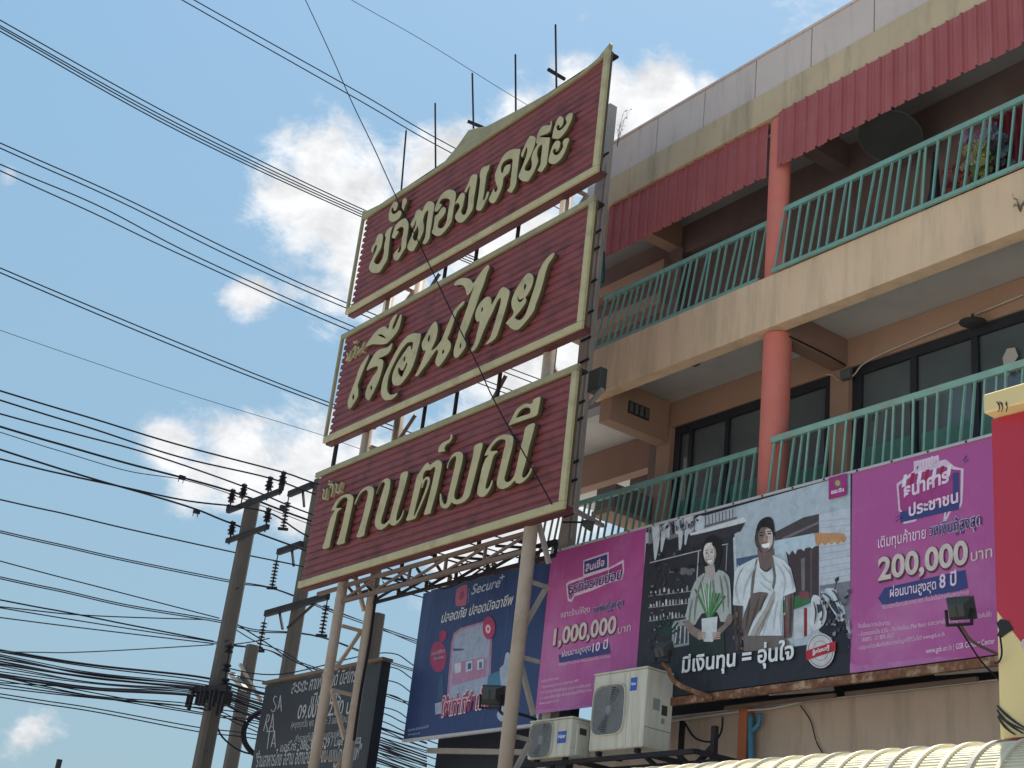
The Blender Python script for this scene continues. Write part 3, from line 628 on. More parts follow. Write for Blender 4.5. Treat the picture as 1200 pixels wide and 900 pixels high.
def Lp(view, a, b, w, col):        # thin printed line
    dx, dy = b[0]-a[0], b[1]-a[1]; l = math.hypot(dx, dy); nx, ny = -dy/l*w/2, dx/l*w/2
    P(view, [(a[0]+nx, a[1]+ny), (b[0]+nx, b[1]+ny), (b[0]-nx, b[1]-ny), (a[0]-nx, a[1]-ny)], col)
def EL(view, cx, cy, rx, ry, col, rot=0, n=20, holes=(), name='print'):
    pts = []
    for i in range(n):
        t = 2*math.pi*i/n; x, y = rx*math.cos(t), ry*math.sin(t); pts.append((cx+x*math.cos(rot)-y*math.sin(rot), cy+x*math.sin(rot)+y*math.cos(rot)))
    P(view, pts, col, name, holes=holes)
# street scene
P(I1, [(756.5,624.5),(876,590),(996.5,555.5),(996.5,752),(860,770),(753,715)], (172, 184, 196))
P(I1, [(757,637),(780,631),(812,623),(873,613),(859,631),(861,690),(863,745),(900,768),(997,750),(996,789.5),(744,811)], (50, 50, 58), 'print')
P(I1, [(744,790),(860,768),(997,748),(996,789),(744,811)], (44, 46, 56))
P(B4, [(985,15),(1180,-25),(1180,460),(985,470)], (186, 192, 204))
for k in range(10): Lp(B4, (990, 60+k*42), (1180, 40+k*40), 5, (160, 168, 182))
P(B4, [(985,470),(1180,440),(1180,720),(1140,760),(985,740)], (120, 122, 134))
P(B4, [(697,130),(880,35),(980,12),(980,135),(830,165),(700,190)], (74, 66, 70))
P(B4, [(745,165),(978,60),(978,75),(750,180)], (120, 110, 110))
P(B4, [(770,255),(980,215),(980,570),(830,590),(800,430)], (70, 58, 62))
P(B4, [(865,300),(890,290),(890,500),(870,505)], (120, 112, 118)); P(B4, [(925,240),(935,240),(935,550),(925,552)], (95, 80, 84))
P(B4, [(690,185),(950,135),(960,215),(935,235),(915,215),(900,215),(885,250),(860,232),(845,235),(830,270),(810,245),(790,275),(770,250),(755,285),(738,262),(690,280)], (182, 200, 214), 'awning_print')
P(B4, [(952,133),(1140,136),(1157,172),(1142,200),(1120,185),(1100,210),(1080,190),(1060,208),(1040,195),(1020,215),(1000,195),(975,218),(960,205)], (190, 140, 100), 'awning_print')
P(B4, [(440,300),(600,270),(600,330),(520,350),(490,340),(480,365),(465,335),(450,360)], (72, 92, 120))
P(B4, [(440,140),(520,100),(560,180),(560,260),(440,300)], (168, 182, 192))
P(B4, [(740,570),(860,530),(920,545),(930,580),(860,610),(740,650)], (60, 112, 72)); EL(B4, 885, 530, 35, 25, (130, 70, 80))
P(B4, [(820,640),(880,620),(885,800),(822,815)], (196, 200, 204)); P(B4, [(885,615),(905,612),(905,790),(885,800)], (140, 40, 50)); P(B4, [(755,660),(800,650),(800,800),(755,810)], (110, 40, 52))
P(B4, [(905,610),(930,605),(930,770),(905,790)], (196, 200, 206))
# scooter with bags
P(B4, [(1000,600),(1060,560),(1120,640),(1165,760),(1165,900),(1090,900),(1060,800),(980,760)], (38, 40, 50), 'scooter_print', 2)
P(B4, [(930,560),(960,530),(1000,560),(1030,640),(1010,720),(960,755),(930,740)], (206, 208, 214), 'scooter_print', 2)
P(B4, [(990,510),(1040,485),(1095,500),(1090,540),(1130,590),(1150,660),(1130,700),(1100,680),(1060,620),(1020,560)], (196, 204, 214), 'scooter_print', 2)
P(B4, [(1040,560),(1080,570),(1120,650),(1100,660),(1060,610)], (60, 62, 76)); P(B4, [(965,590),(990,590),(1000,630),(975,650)], (60, 62, 76)); P(B4, [(1080,430),(1105,410),(1110,430),(1090,460)], (50, 50, 60))
Lp(B4, (1095, 440), (1080, 500), 5, (60, 60, 70))
# shop front, laundry, balcony, shelves
P(B3, [(148,350),(560,240),(560,395),(330,470),(300,460),(150,510)], (118, 118, 126))
for pts in ([(180,350),(240,335),(245,480),(215,640),(200,630),(190,480)], [(270,350),(335,310),(340,400),(325,460),(300,440),(270,570),(255,560),(262,440)], [(385,310),(450,290),(450,400),(445,500),(430,560),(415,540),(412,420),(390,420)], [(460,280),(545,260),(545,380),(500,420),(480,510),(465,500),(470,380)], [(565,280),(635,260),(632,375),(600,390),(560,385)]):
    P(B3, pts, (188, 196, 206), 'laundry_print', 2)
for pts in ([(300,350),(320,330),(325,360),(300,380)], [(360,310),(380,300),(378,420),(345,400)], [(570,285),(590,290),(588,310),(570,305)]): P(B3, pts, (52, 50, 58))
P(B3, [(640,260),(920,180),(925,275),(640,350)], (170, 174, 184))
for k in range(9): Lp(B3, (650+k*30, 262-k*8), (652+k*30, 340-k*8), 7, (70, 66, 80))
P(B3, [(510,412),(700,360),(985,270),(1015,305),(900,345),(700,395),(520,432)], (206, 210, 216)); P(B3, [(640,345),(925,265),(925,285),(640,365)], (100, 98, 110))
P(B3, [(520,435),(1000,318),(960,395),(880,420),(880,440),(520,520)], (58, 56, 62))
Lp(B3, (905, 445), (918, 760), 16, (188, 196, 204)); Lp(B3, (840, 520), (830, 740), 7, (160, 162, 168))
Lp(B3, (160, 672), (612, 560), 10, (168, 170, 176)); Lp(B3, (590, 570), (575, 820), 10, (176, 178, 182)); Lp(B3, (775, 520), (850, 505), 8, (170, 172, 176))
for k in range(7): EL(B3, 450+random.uniform(-20, 90), 760+random.uniform(-30, 30), 28, 18, (104, 106, 112))
for row, (y0, n) in enumerate(((470, 9), (545, 13), (630, 13))):
    Lp(B4, (-110, y0+68), (165, y0+36), 5, (150, 152, 156))
    for k in range(n):
        x = -100+k*262/n+random.uniform(-3, 3); yy = y0+62-k*(26/n); h = random.uniform(18, 42); w = random.uniform(8, 13)
        P(B4, [(x, yy), (x+w, yy-1), (x+w, yy-h*.7), (x+w*.7, yy-h), (x+w*.3, yy-h), (x, yy-h*.7)], random.choice(((200, 204, 208), (170, 174, 178), (140, 142, 148))), 'bottle_print')
P(B4, [(40,700),(150,680),(150,850),(40,870)], (150, 154, 158)); P(B4, [(55,735),(140,720),(140,835),(55,850)], (70, 74, 80))
for k in range(3): Lp(B4, (60+k*30, 840), (72+k*26, 730), 8, (190, 194, 198))
for a in range(9):
    t = -1.2+a*.3; Lp(B4, (5, 800), (5+math.sin(t)*95, 800-math.cos(t)*150), 12, (40, 62, 56))
# woman
P(B4, [(160,790),(370,720),(380,905),(165,930)], (40, 58, 52), 'person_print')
P(B4, [(155,905),(380,905),(380,960),(155,960)], (38, 40, 46))
P(B4, [(236,300),(230,240),(245,195),(275,155),(310,148),(345,170),(360,220),(355,290),(340,350),(310,365),(280,380),(250,350)], (36, 34, 40), 'hair_print', 3)
P(B4, [(128,700),(150,560),(185,450),(245,390),(290,420),(340,370),(395,400),(412,450),(420,600),(412,690),(350,700),(330,640),(230,650),(190,720)], (168, 174, 172), 'shirt_print', 2)
P(B4, [(250,350),(310,330),(320,400),(290,440),(255,400)], (176, 156, 150), 'neck_print')
EL(B4, 280, 268, 38, 72, (206, 190, 186), -.1, name='face_print'); P(B4, [(240,262),(252,215),(285,195),(300,198),(285,210),(262,235),(250,280)], (216, 206, 202), 'face_print')
for (x, y) in ((262, 262), (295, 256)): EL(B4, x, y, 9, 4, (50, 40, 44))
Lp(B4, (253, 248), (270, 245), 4, (60, 50, 54)); Lp(B4, (288, 242), (305, 240), 4, (60, 50, 54)); Lp(B4, (277, 265), (273, 292), 4, (150, 128, 124)); P(B4, [(262,310),(298,304),(290,322),(272,326)], (240, 236, 236)); Lp(B4, (260, 308), (300, 302), 3, (140, 80, 80))
P(B4, [(125,700),(150,690),(190,740),(260,770),(262,800),(225,815),(190,800),(140,760)], (150, 118, 108), 'arm_print', 2); P(B4, [(425,650),(395,660),(370,720),(310,765),(300,800),(340,790),(400,730),(425,700)], (140, 108, 100), 'arm_print', 2)
for a in range(11):
    t = -.55+a*.11; Lp(B4, (280, 690), (285+math.sin(t)*230*.8, 690-math.cos(t)*random.uniform(170, 250)), 13, random.choice(((78, 132, 84), (98, 150, 100), (60, 106, 72))))
P(B4, [(230,682),(332,668),(325,780),(300,830),(245,828),(232,780)], (206, 212, 216), 'pot_print')
for (x, y) in ((205, 775), (300, 775)):
    for k in range(4): Lp(B4, (x, y+k*12), (x+50, y-4+k*12), 9, (176, 148, 140))
# man
P(B4, [(437,590),(490,600),(485,760),(490,880),(450,890),(440,760)], (92, 66, 62), 'arm_print'); P(B4, [(762,520),(820,500),(815,640),(805,800),(770,810),(765,650)], (120, 84, 76), 'arm_print')
P(B4, [(585,240),(690,235),(700,330),(650,385),(600,370)], (124, 92, 84), 'neck_print')
P(B4, [(430,580),(440,380),(480,340),(560,300),(590,290),(605,360),(650,385),(680,360),(685,275),(760,310),(800,360),(832,490),(830,510),(750,540),(745,800),(500,800),(500,600),(432,595)], (206, 214, 222), 'shirt_print', 0)
P(B4, [(555,520),(650,515),(640,560),(560,700),(500,840),(490,700),(520,600)], (118, 92, 84), 'apron_print', 2); P(B4, [(690,500),(640,610),(560,740),(520,840),(560,830),(640,720),(700,560)], (176, 164, 158), 'apron_print', 2)
P(B4, [(500,790),(745,790),(790,830),(790,880),(500,890)], (120, 100, 96), 'apron_print')
P(B4, [(578,300),(590,300),(572,400),(560,520),(540,540),(550,420)], (120, 108, 104), 'strap_print'); P(B4, [(672,285),(688,285),(706,400),(704,450),(690,500),(680,480),(690,420)], (120, 108, 104), 'strap_print')
P(B4, [(570,180),(575,130),(590,75),(615,45),(655,30),(685,50),(696,110),(690,190),(660,230),(600,230),(582,225)], (40, 36, 40), 'hair_print', 2)
EL(B4, 634, 182, 54, 92, (138, 102, 92), -.05, 24, name='face_print'); P(B4, [(640,110),(670,110),(686,150),(682,200),(660,240),(650,200),(655,160),(640,140)], (206, 180, 170), 'face_print', 2)
P(B4, [(590,90),(620,62),(660,60),(688,90),(690,120),(660,95),(610,100),(585,150)], (38, 34, 38), 'hair_print')
for (x, y) in ((612, 150), (662, 138)): EL(B4, x, y, 13, 5, (40, 30, 32))
Lp(B4, (596, 135), (624, 130), 6, (44, 34, 36)); Lp(B4, (648, 124), (676, 122), 6, (44, 34, 36)); P(B4, [(630,145),(645,145),(655,185),(622,190)], (170, 130, 118)); P(B4, [(612,208),(668,196),(660,222),(640,232),(620,226)], (244, 244, 246)); EL(B4, 582, 190, 8, 20, (110, 78, 72))

# tonal detail of the printed photograph
def soft(view, pts, w, col):
    pts = cat(pts, 4); left, right = [], []; n_ = len(pts)
    for i, p in enumerate(pts):
        a, b = pts[max(i-1, 0)], pts[min(i+1, n_-1)]; d = Vector((b[0]-a[0], b[1]-a[1])); d.normalize(); h = w/2*(1-abs(2*i/(n_-1)-1)**2*.85)
        left.append((p[0]-d.y*h, p[1]+d.x*h)); right.append((p[0]+d.y*h, p[1]-d.x*h))
    P(view, left+right[::-1], col, 'shade_print')
sh = (176, 184, 194)
for pts in ([(585,330),(545,400),(510,480),(495,560)], [(700,320),(745,380),(765,450),(750,530)], [(790,350),(805,420),(815,500)], [(460,420),(450,500),(470,590)], [(600,380),(640,430),(690,460)], [(600,440),(640,480),(680,505)], [(720,560),(700,640),(690,760)], [(745,560),(735,660),(738,780)], [(650,640),(640,720),(620,790)]): soft(B4, pts, 13, sh)
for pts in ([(745,330),(800,400),(828,490)], [(500,350),(470,400),(440,500)]): soft(B4, pts, 9, (148, 156, 168))
for pts in ([(540,560),(525,660),(510,760)], [(600,540),(570,640),(530,760)], [(640,530),(600,640)]): soft(B4, pts, 12, (88, 66, 62))
for pts in ([(660,620),(610,720),(560,810)], [(690,560),(640,680),(590,800)]): soft(B4, pts, 9, (142, 128, 124))
for pts in ([(250,400),(215,480),(190,600),(185,700)], [(300,430),(310,520),(320,620)], [(370,400),(395,480),(400,620)], [(345,400),(360,500),(370,640)], [(170,560),(155,640),(150,700)]): soft(B4, pts, 12, (118, 124, 122))
for pts in ([(285,425),(275,500),(272,640)], [(230,440),(250,540),(262,640)]): soft(B4, pts, 8, (206, 210, 208))
soft(B4, [(590,120),(585,180),(600,235),(622,262)], 20, (92, 66, 60)); soft(B4, [(640,262),(665,245),(684,215)], 9, (96, 70, 64)); soft(B4, [(255,290),(266,325),(285,338)], 9, (166, 142, 136)); soft(B4, [(312,220),(318,270),(308,315)], 12, (158, 134, 130))
soft(B4, [(600,350),(640,378),(672,352)], 10, (84, 60, 56)); soft(B4, [(452,600),(462,720),(470,860)], 16, (70, 48, 46)); soft(B4, [(800,520),(800,640),(792,780)], 14, (84, 58, 54)); soft(B4, [(775,540),(778,650)], 10, (160, 122, 112))
for k in range(90):
    x, y = random.uniform(-115, 215), random.uniform(215, 860); 
    if 120 < x and y > 380: continue
    if y < 250-x*.25: continue
    v = random.choice((34, 40, 62, 74, 88, 112)); w, h = random.uniform(5, 22), random.uniform(4, 16); P(B4, [(x, y), (x+w, y-w*.2), (x+w*.9, y+h), (x+w*.1, y+h*1.1)], (v, v, v+6))
for k in range(26):
    x, y = random.uniform(435, 560), random.uniform(620, 900); v = random.choice((44, 52, 70, 92)); w, h = random.uniform(8, 26), random.uniform(8, 40)
    if x < 490: P(B4, [(x-10, y), (x-10+w, y-4), (x-12+w, y+h), (x-8, y+h)], (v+8, v, v))
for k in range(60):
    x, y = random.uniform(985, 1175), random.uniform(480, 880); v = random.choice((40, 54, 76, 104, 140, 168)); w, h = random.uniform(6, 24), random.uniform(6, 26); P(B4, [(x, y), (x+w, y-w*.3), (x+w*.7, y+h), (x-w*.1, y+h*.8)], (v, v, v+8))
for pts in ([(1000,515),(1040,540),(1080,600)], [(1060,500),(1085,520),(1120,600)], [(945,570),(960,640),(950,720)], [(985,560),(1005,640),(995,700)], [(1100,600),(1135,650)]): soft(B4, pts, 10, (58, 60, 72))
for k in range(40):
    x, y = random.uniform(150, 560), 0; y = 350-(x-150)*.27+random.uniform(0, 110); v = random.choice((70, 92, 130, 160, 180, 60)); w, h = random.uniform(6, 20), random.uniform(10, 46); P(B3, [(x, y), (x+w, y-w*.25), (x+w*.8, y+h), (x+w*.1, y+h)], (v, v, v+6))
# caption and stamp
wp = pm(226, 228, 232)
text(hd, 'มีเงินทุน = อุ่นใจ', (799, 788), (930, 771.5), YB-.030, wp, h=.245, bold=.026)
EL(I1, 961.5, 762.5, 16.5, 20.5, (200, 200, 204), 0, 28, name='stamp_print'); EL(I1, 961.5, 762.5, 15, 19, (120, 90, 98), 0, 28, name='stamp_print'); EL(I1, 961.5, 762.5, 14.2, 18, (196, 196, 200), 0, 28, name='stamp_print')
EL(I1, 961.5, 762.5, 9.5, 12, (168, 140, 150), 0, 24, name='stamp_print'); EL(I1, 961.5, 762.5, 8.8, 11, (198, 196, 200), 0, 24, name='stamp_print')
P(I1, [(944,763),(979,751),(979.5,762.5),(945,774)], (176, 44, 58), 'stamp_print')
text(hd, 'รู้ก่อนกู้', (952, 767), (972, 760.5), YB-.031, wp, h=.055, bold=.03)
# bank emblem, top of centre panel
P(I1, [(971,560),(992,554.5),(992,580),(971,585.5)], (158, 46, 122), 'emblem_print'); EL(I1, 981.5, 566, 5, 5.5, (120, 80, 100), name='emblem_print'); EL(I1, 981.5, 566, 3, 3.5, (180, 150, 120), name='emblem_print')
text(hd, 'ออมสิน', (974, 579), (989, 575.5), YB-.031, wp, h=.06, bold=.03)
# left pink panel
YT = YB-.004
L5 = (620, 640, 4.5); L2 = (1000, 580, 4.5); L1 = (1000, 440, 6.0)
pk0 = None; nv = MT['print_navy']; wpk = pm(226, 200, 222)
def pk(view, pts, col, d, name='print', smooth=0, holes=()):
    y = YB-d; pol = [view_pts(view, pts, y)]+[view_pts(view, h, y) for h in holes]
    return mesh_obj(name, flat(pol, y, 0, smooth=smooth), pm(*col) if isinstance(col, tuple) else col, hd)
pk(L5, [(285,75),(420,30),(420,115),(500,70),(502,130),(490,175),(420,195),(330,235),(240,265),(225,295),(205,290),(195,200),(210,185),(286,160)], (214, 190, 214), .002, 'logo_print')
pk(L5, [(291,82),(412,42),(412,112),(291,150)], nv, .003, 'logo_print'); pk(L5, [(202,205),(300,165),(420,125),(490,90),(494,128),(484,165),(400,185),(320,218),(238,250),(222,282),(210,275)], (158, 62, 128), .003, 'logo_print')
text(hd, 'สินเชื่อ', (686, 670), (708, 662.5), YB-.006, wpk, h=.13, bold=.02)
text(hd, 'ธุรกิจรายย่อย', (666, 697), (728, 678), YB-.006, wpk, h=.19, bold=.05); text(hd, 'ธุรกิจรายย่อย', (666, 697), (728, 678), YB-.010, nv, h=.19, bold=.014)
text(hd, 'ขยายร้านให้สุด', (657, 724), (691, 717), YB-.006, wpk, h=.105, bold=.006)
text(hd, 'วงเงินกู้สูงสุด', (694, 719), (730, 709.5), YB-.006, wpk, h=.12, bold=.05); text(hd, 'วงเงินกู้สูงสุด', (694, 719), (730, 709.5), YB-.010, nv, h=.12, bold=.016)
cr = pm(204, 190, 186)
text(hd, '1,000,000', (648.5, 757), (722, 742), YB-.006, pm(96, 50, 70), h=.31, bold=.05); text(hd, '1,000,000', (648, 756), (721.5, 741), YB-.010, cr, h=.30, bold=.028)
text(hd, 'บาท', (724, 743), (739, 739), YB-.006, cr, h=.13, bold=.01)
pk(L5, [(155,575),(420,505),(430,565),(160,615)], nv, .003, 'logo_print')
text(hd, 'ผ่อนนานสูงสุด', (658.5, 770), (692, 762), YB-.006, wpk, h=.10, bold=.012); text(hd, '10 ปี', (694, 764.5), (712, 759.5), YB-.006, wpk, h=.155, bold=.02)
text(hd, '*อัตราดอกเบี้ยตามประกาศ เงื่อนไขเป็นไปตามที่ธนาคารกำหนด', (654, 780.5), (715, 770.5), YB-.006, wpk, h=.05)
for i, (s, a, b) in enumerate((('สินเชื่อธุรกิจรายย่อย', (634, 800), (655, 796)), ('• อัตราดอกเบี้ยตามประกาศธนาคาร  MRR', (634, 807), (678, 799)), ('• วงเงินกู้สูงสุดไม่เกินที่กำหนด ระยะเวลาผ่อนชำระสูงสุด', (633, 813.5), (692, 804)), ('• รายละเอียดเพิ่มเติมสอบถามได้ที่ธนาคาร', (633, 820), (693, 810)), ('www.gsb.or.th', (632, 826), (655, 822)))): text(hd, s, a, b, YB-.006, wpk, h=.05)
# right pink panel
for xa, xb, h_ in ((hs2+.01, -8.0, .07), (hs2+.01, -9.0, .11), (hx0+.02, -13.2, .05)):
    mesh_obj('faded_strip', flat([[(xa, hz0+.004), (xb, hz0+.004), (xb-.3, hz0+h_*.7), (xa, hz0+h_)]], YB-.0015-h_*.01, 0), pm(176, 112, 166), hd)
pk(L1, [(303,762),(400,690),(425,668),(425,605),(600,560),(605,600),(650,590),(712,640),(745,650),(775,655),(772,800),(765,900),(750,935),(690,950),(655,1020),(632,1030),(640,960),(450,1000),(440,1025),(352,1045),(348,985),(318,950)], (214, 190, 214), .002, 'logo_print')
pk(L1, [(318,775),(425,695),(640,640),(700,660),(755,665),(752,895),(740,920),(680,930),(650,995),(655,935),(435,985),(430,1010),(366,1025),(362,975),(330,940)], (158, 62, 128), .003, 'logo_print')
for k in range(7):
    x = 345+k*52; dy = -k*12
    pk(L1, [(x+10, 700+dy), (x+34, 694+dy), (x+22, 780+dy), (x-6, 788+dy)], (222, 214, 226) if k % 2 == 0 else (150, 40, 70), .004, 'logo_print')
pk(L1, [(330,960),(745,870),(745,940),(330,1035)], nv, .004, 'logo_print'); pk(L1, [(700,685),(740,680),(745,870),(700,880)], nv, .0045, 'logo_print')
text(hd, 'สินเชื่อ', (1071, 551), (1100, 544), YB-.007, wpk, h=.12, bold=.02)
text(hd, 'ธนาคาร', (1059, 584), (1112, 564), YB-.007, wpk, h=.20, bold=.035); text(hd, 'ประชาชน', (1065, 605), (1123, 588), YB-.009, wpk, h=.17, bold=.03)
for a, b in (((1048, 607), (1054, 604)), ((1049, 611), (1056, 606)), ((1128, 540), (1132, 534)), ((1130, 542), (1134, 538))):
    v = ((a[0]), (a[1])); pk(I1, [(a[0], a[1]), (a[0]+1.6, a[1]), (b[0]+1.6, b[1]), (b[0], b[1])], nv, .004)
text(hd, 'เติมทุนค้าขาย', (1029, 642), (1085, 630.5), YB-.006, wpk, h=.16, bold=.012)
text(hd, 'วงเงินกู้สูงสุด', (1089, 629), (1150, 615), YB-.006, wpk, h=.165, bold=.05); text(hd, 'วงเงินกู้สูงสุด', (1089, 629), (1150, 615), YB-.010, nv, h=.165, bold=.016)
text(hd, '200,000', (1030, 681.5), (1135.5, 661), YB-.006, pm(96, 50, 70), h=.335, bold=.05); text(hd, '200,000', (1029, 680), (1134.5, 659.5), YB-.010, cr, h=.325, bold=.028)
text(hd, 'บาท', (1138, 658), (1163, 652.5), YB-.006, cr, h=.155, bold=.01)
pk(L2, [(130,545),(165,490),(590,395),(605,490),(560,505),(155,580)], nv, .003, 'logo_print')
text(hd, 'ผ่อนนานสูงสุด', (1043, 700), (1097, 690), YB-.006, wpk, h=.135, bold=.016); text(hd, '8 ปี', (1101, 689.5), (1121, 685), YB-.006, wpk, h=.19, bold=.022)
text(hd, '*อัตราดอกเบี้ยตามประกาศธนาคาร เงื่อนไขเป็นไปตามที่ธนาคารกำหนด', (1033, 714), (1135, 696), YB-.006, wpk, h=.06)
for s, a, b in (('สินเชื่อธนาคารประชาชน', (1006, 736), (1043, 732)), ('• อัตราดอกเบี้ย 0.5% - 1% ต่อเดือน (Flat Rate) ระยะเวลาผ่อนชำระสูงสุด MRR (บังคับใช้)', (1006, 746), (1162, 722)), ('18.80% - 21.80% ต่อปี', (1010, 752), (1047, 747)), ('• รายละเอียดเพิ่มเติมสอบถามข้อมูลได้ที่เว็บไซต์ www.gsb.or.th', (1006, 762), (1107, 745))): text(hd, s, a, b, YB-.006, wpk, h=.06)
text(hd, 'www.gsb.or.th | GSB Contact Center', (1085, 766), (1166, 754), YB-.006, wpk, h=.075, bold=.01)

# ------------------------------------------------------------------ blue billboard
YU = 11.0
q0, q1 = -17.64, -14.55; uz0, uz1 = 3.22, 5.375
bl = thing('billboard', 'dark blue billboard with phone graphic and the word Secure, left of the pink hoarding', 'billboard', ((q0+q1)/2, YU, uz0))
mesh_obj('panel', box(BM(), q0, q1, YU, YU+.05, uz0, uz1), 'blue_sign', bl)
mesh_obj('bottom_edge', box(BM(), q0-.01, q1, YU-.01, YU+.05, uz0-.04, uz0-.001), 'sign_edge', bl)
mesh_obj('side_edge', box(BM(), q1+.002, q1+.05, YU-.005, YU+.05, uz0-.04, uz1), 'sign_edge', bl)
for x in (-17.1, -16.0, -15.0): mesh_obj('mount', bar(BM(), (x, YU+.08, uz0), (x, YU+.08, uz1+.22), .05), 'steel_brown', bl)
mesh_obj('mount', bar(BM(), (-17.6, YU+.12, uz1+.05), (-14.6, YU+.12, uz1+.08), .04), 'steel_brown', bl)
mesh_obj('support_beam', bar(BM(), (-17.4, 11.3, uz0-.12), (-14.8, 11.3, uz0-.3), .07), 'steel_grey', bl)
U = (470, 660, 4.2857)
def ub(pts, col, d, name='print', smooth=0, view=U):
    y = YU-d; return mesh_obj(name, flat([view_pts(view, pts, y)], y, 0, smooth=smooth), pm(*col) if isinstance(col, tuple) else MT[col], bl)
ub([(280,130),(325,108),(334,125),(328,200),(318,212),(280,216),(273,200)], (170, 96, 122), .003, 'app_icon_print', 2); ub([(295,150),(315,142),(318,160),(310,180),(292,182)], (150, 70, 100), .005, 'app_icon_print', 2)
lw = pm(176, 190, 210)
text(bl, 'Secure', (552, 697), (586, 687.5), YU-.006, lw, h=.21, bold=.012, shear=.25); text(bl, '+', (585, 682), (591, 680), YU-.006, lw, h=.16, bold=.01)
Ls = [(341, 125), (344, 125), (338, 200), (335, 200)]; ub(Ls, (120, 150, 190), .004)
text(bl, 'ปลอดภัย ปลอดมิจฉาชีพ', (517, 730), (601, 708), YU-.006, pm(206, 212, 222), h=.20, bold=.012, shear=.2)
ub([(252,400),(265,350),(300,325),(420,290),(452,300),(458,370),(450,560),(440,600),(430,670),(235,700),(232,640)], (168, 118, 150), .003, 'phone_print', 1)
ub([(262,400),(275,360),(305,335),(410,303),(440,312),(446,380),(440,560),(425,655),(245,680),(243,640)], (150, 162, 186), .005, 'phone_print', 1)
ub([(268,500),(420,470),(432,490),(425,570),(260,615),(255,590)], (164, 124, 156), .007, 'phone_print', 1)
for cx in (287, 343, 400): ub([(cx-18, 505-(cx-287)*.15), (cx+14, 495-(cx-287)*.15), (cx+14, 545-(cx-287)*.15), (cx-18, 555-(cx-287)*.15)], (186, 190, 206) if cx != 343 else (180, 190, 214), .009, 'phone_print')
ub([(335,505),(352,500),(352,530),(335,535)], (60, 90, 120), .011); ub([(392,497),(406,494),(406,525),(392,530)], (70, 110, 140), .011)
ub([(262,428),(315,430),(315,436),(262,442)], (60, 90, 130), .009)
import itertools
def circ(cx, cy, rx, ry, n=20): return [(cx+rx*math.cos(2*math.pi*i/n), cy+ry*math.sin(2*math.pi*i/n)) for i in range(n)]
ub(circ(441, 325, 32, 58), (160, 66, 104), .009, 'badge_print'); ub(circ(437, 330, 13, 22), (220, 190, 205), .011, 'badge_print'); ub(circ(437, 330, 5, 9), (190, 70, 105), .013, 'badge_print')
ub(circ(187, 470, 42, 78), (150, 56, 98), .003, 'balloon_print'); ub([(195,350),(210,335),(228,345),(225,380),(205,395),(192,385)], (150, 56, 98), .005, 'balloon_print', 2)
text(bl, 'แอปเดียว', (506, 768), (521, 764), YU-.008, lw, h=.07); text(bl, 'ที่จบครบ', (508, 774), (520, 771), YU-.008, lw, h=.06)
ub([(195,560),(212,560),(215,640),(208,690),(180,690),(185,640),(190,600)], (60, 84, 112), .004, 'figure_print', 1); ub([(170,705),(205,695),(205,755),(172,760)], (150, 160, 180), .004)
ub([(415,590),(455,555),(510,540),(530,560),(500,620),(450,640),(415,630)], (70, 120, 150), .004, 'figure_print', 2)
ub([(525,455),(540,448),(550,470),(545,510),(552,560),(540,690),(525,780),(500,795),(480,760),(505,700),(500,600),(495,530),(515,510)], (160, 172, 190), .006, 'figure_print', 2)
text(bl, 'ใช้เท่าที่จำเป็น', (516, 840), (573, 828), YU-.012, pm(214, 190, 200), h=.33, bold=.07); text(bl, 'ใช้เท่าที่จำเป็น', (516, 840), (573, 828), YU-.016, pm(160, 62, 100), h=.33, bold=.016)
text(bl, 'ศึกษารายละเอียดเพิ่มเติมได้ที่', (478, 857.5), (502, 852.5), YU-.006, lw, h=.05); text(bl, 'www.gsb.or.th', (478, 862), (492, 860), YU-.006, lw, h=.04)

# ------------------------------------------------------------------ black restaurant sign behind the tower
YK = 10.6
k0 = at(312, 800, y=YK); k1 = at(437, 789, y=YK)
kx0, kx1, kz1 = k0.x, at(444, 788, y=YK).x, (k0.z+k1.z)/2+.04
bk = thing('signboard', 'black restaurant signboard with pale lettering behind the left tower posts', 'sign', ((kx0+kx1)/2, YK, -1.6))
mesh_obj('panel', box(BM(), kx0, kx1, YK, YK+.06, 1.0, kz1), 'black_sign', bk)
e = at(452, 783, y=YK+.1)
mesh_obj('end_cheek', box(BM(), kx1+.003, kx1+.07, YK-.02, YK+.14, 1.0, kz1+.02), 'frame_dark', bk)
mesh_obj('top_rail', box(BM(), kx0-.05, kx1+.12, YK-.05, YK+.14, kz1+.022, kz1+.07), 'steel_brown', bk)
for x in (kx0+.3, kx1-.3): mesh_obj('leg', box(BM(), x, x+.12, YK+.1, YK+.22, -1.6, kz1), 'steel_dark', bk)
kt = MT['faded_white']
K = (290, 770, 6.924)
def kl(a, b, w=7):
    dx, dy = b[0]-a[0], b[1]-a[1]; l = math.hypot(dx, dy); nx, ny = -dy/l*w/2, dx/l*w/2; y = YK-.004-random.random()*.004
    mesh_obj('logo_stroke', flat([view_pts(K, [(a[0]+nx, a[1]+ny), (b[0]+nx, b[1]+ny), (b[0]-nx, b[1]-ny), (a[0]-nx, a[1]-ny)], y)], y, 0), kt, bk)
for st in ([(240,325),(222,315),(210,345),(222,375),(232,400),(218,440),(200,442),(192,425)], [(245,425),(258,370),(268,310),(275,440)], [(250,400),(275,400)],
           [(130,600),(148,530),(165,465)], [(155,475),(172,465),(180,490),(165,525),(150,530)], [(150,535),(165,605)], [(175,600),(195,530),(207,455),(212,600)], [(180,565),(210,565)],
           [(150,605),(228,600)], [(178,605),(160,745)], [(190,730),(208,660),(220,600),(226,735)], [(195,700),(225,700)]):
    for a, b in zip(st, st[1:]): kl(a, b)
text(bk, 'สะระตะ คาเฟ่ แอนด์ บิสโทร', (341, 813), (417, 798.5), YK-.006, kt, h=.30, bold=.012, shear=.15)
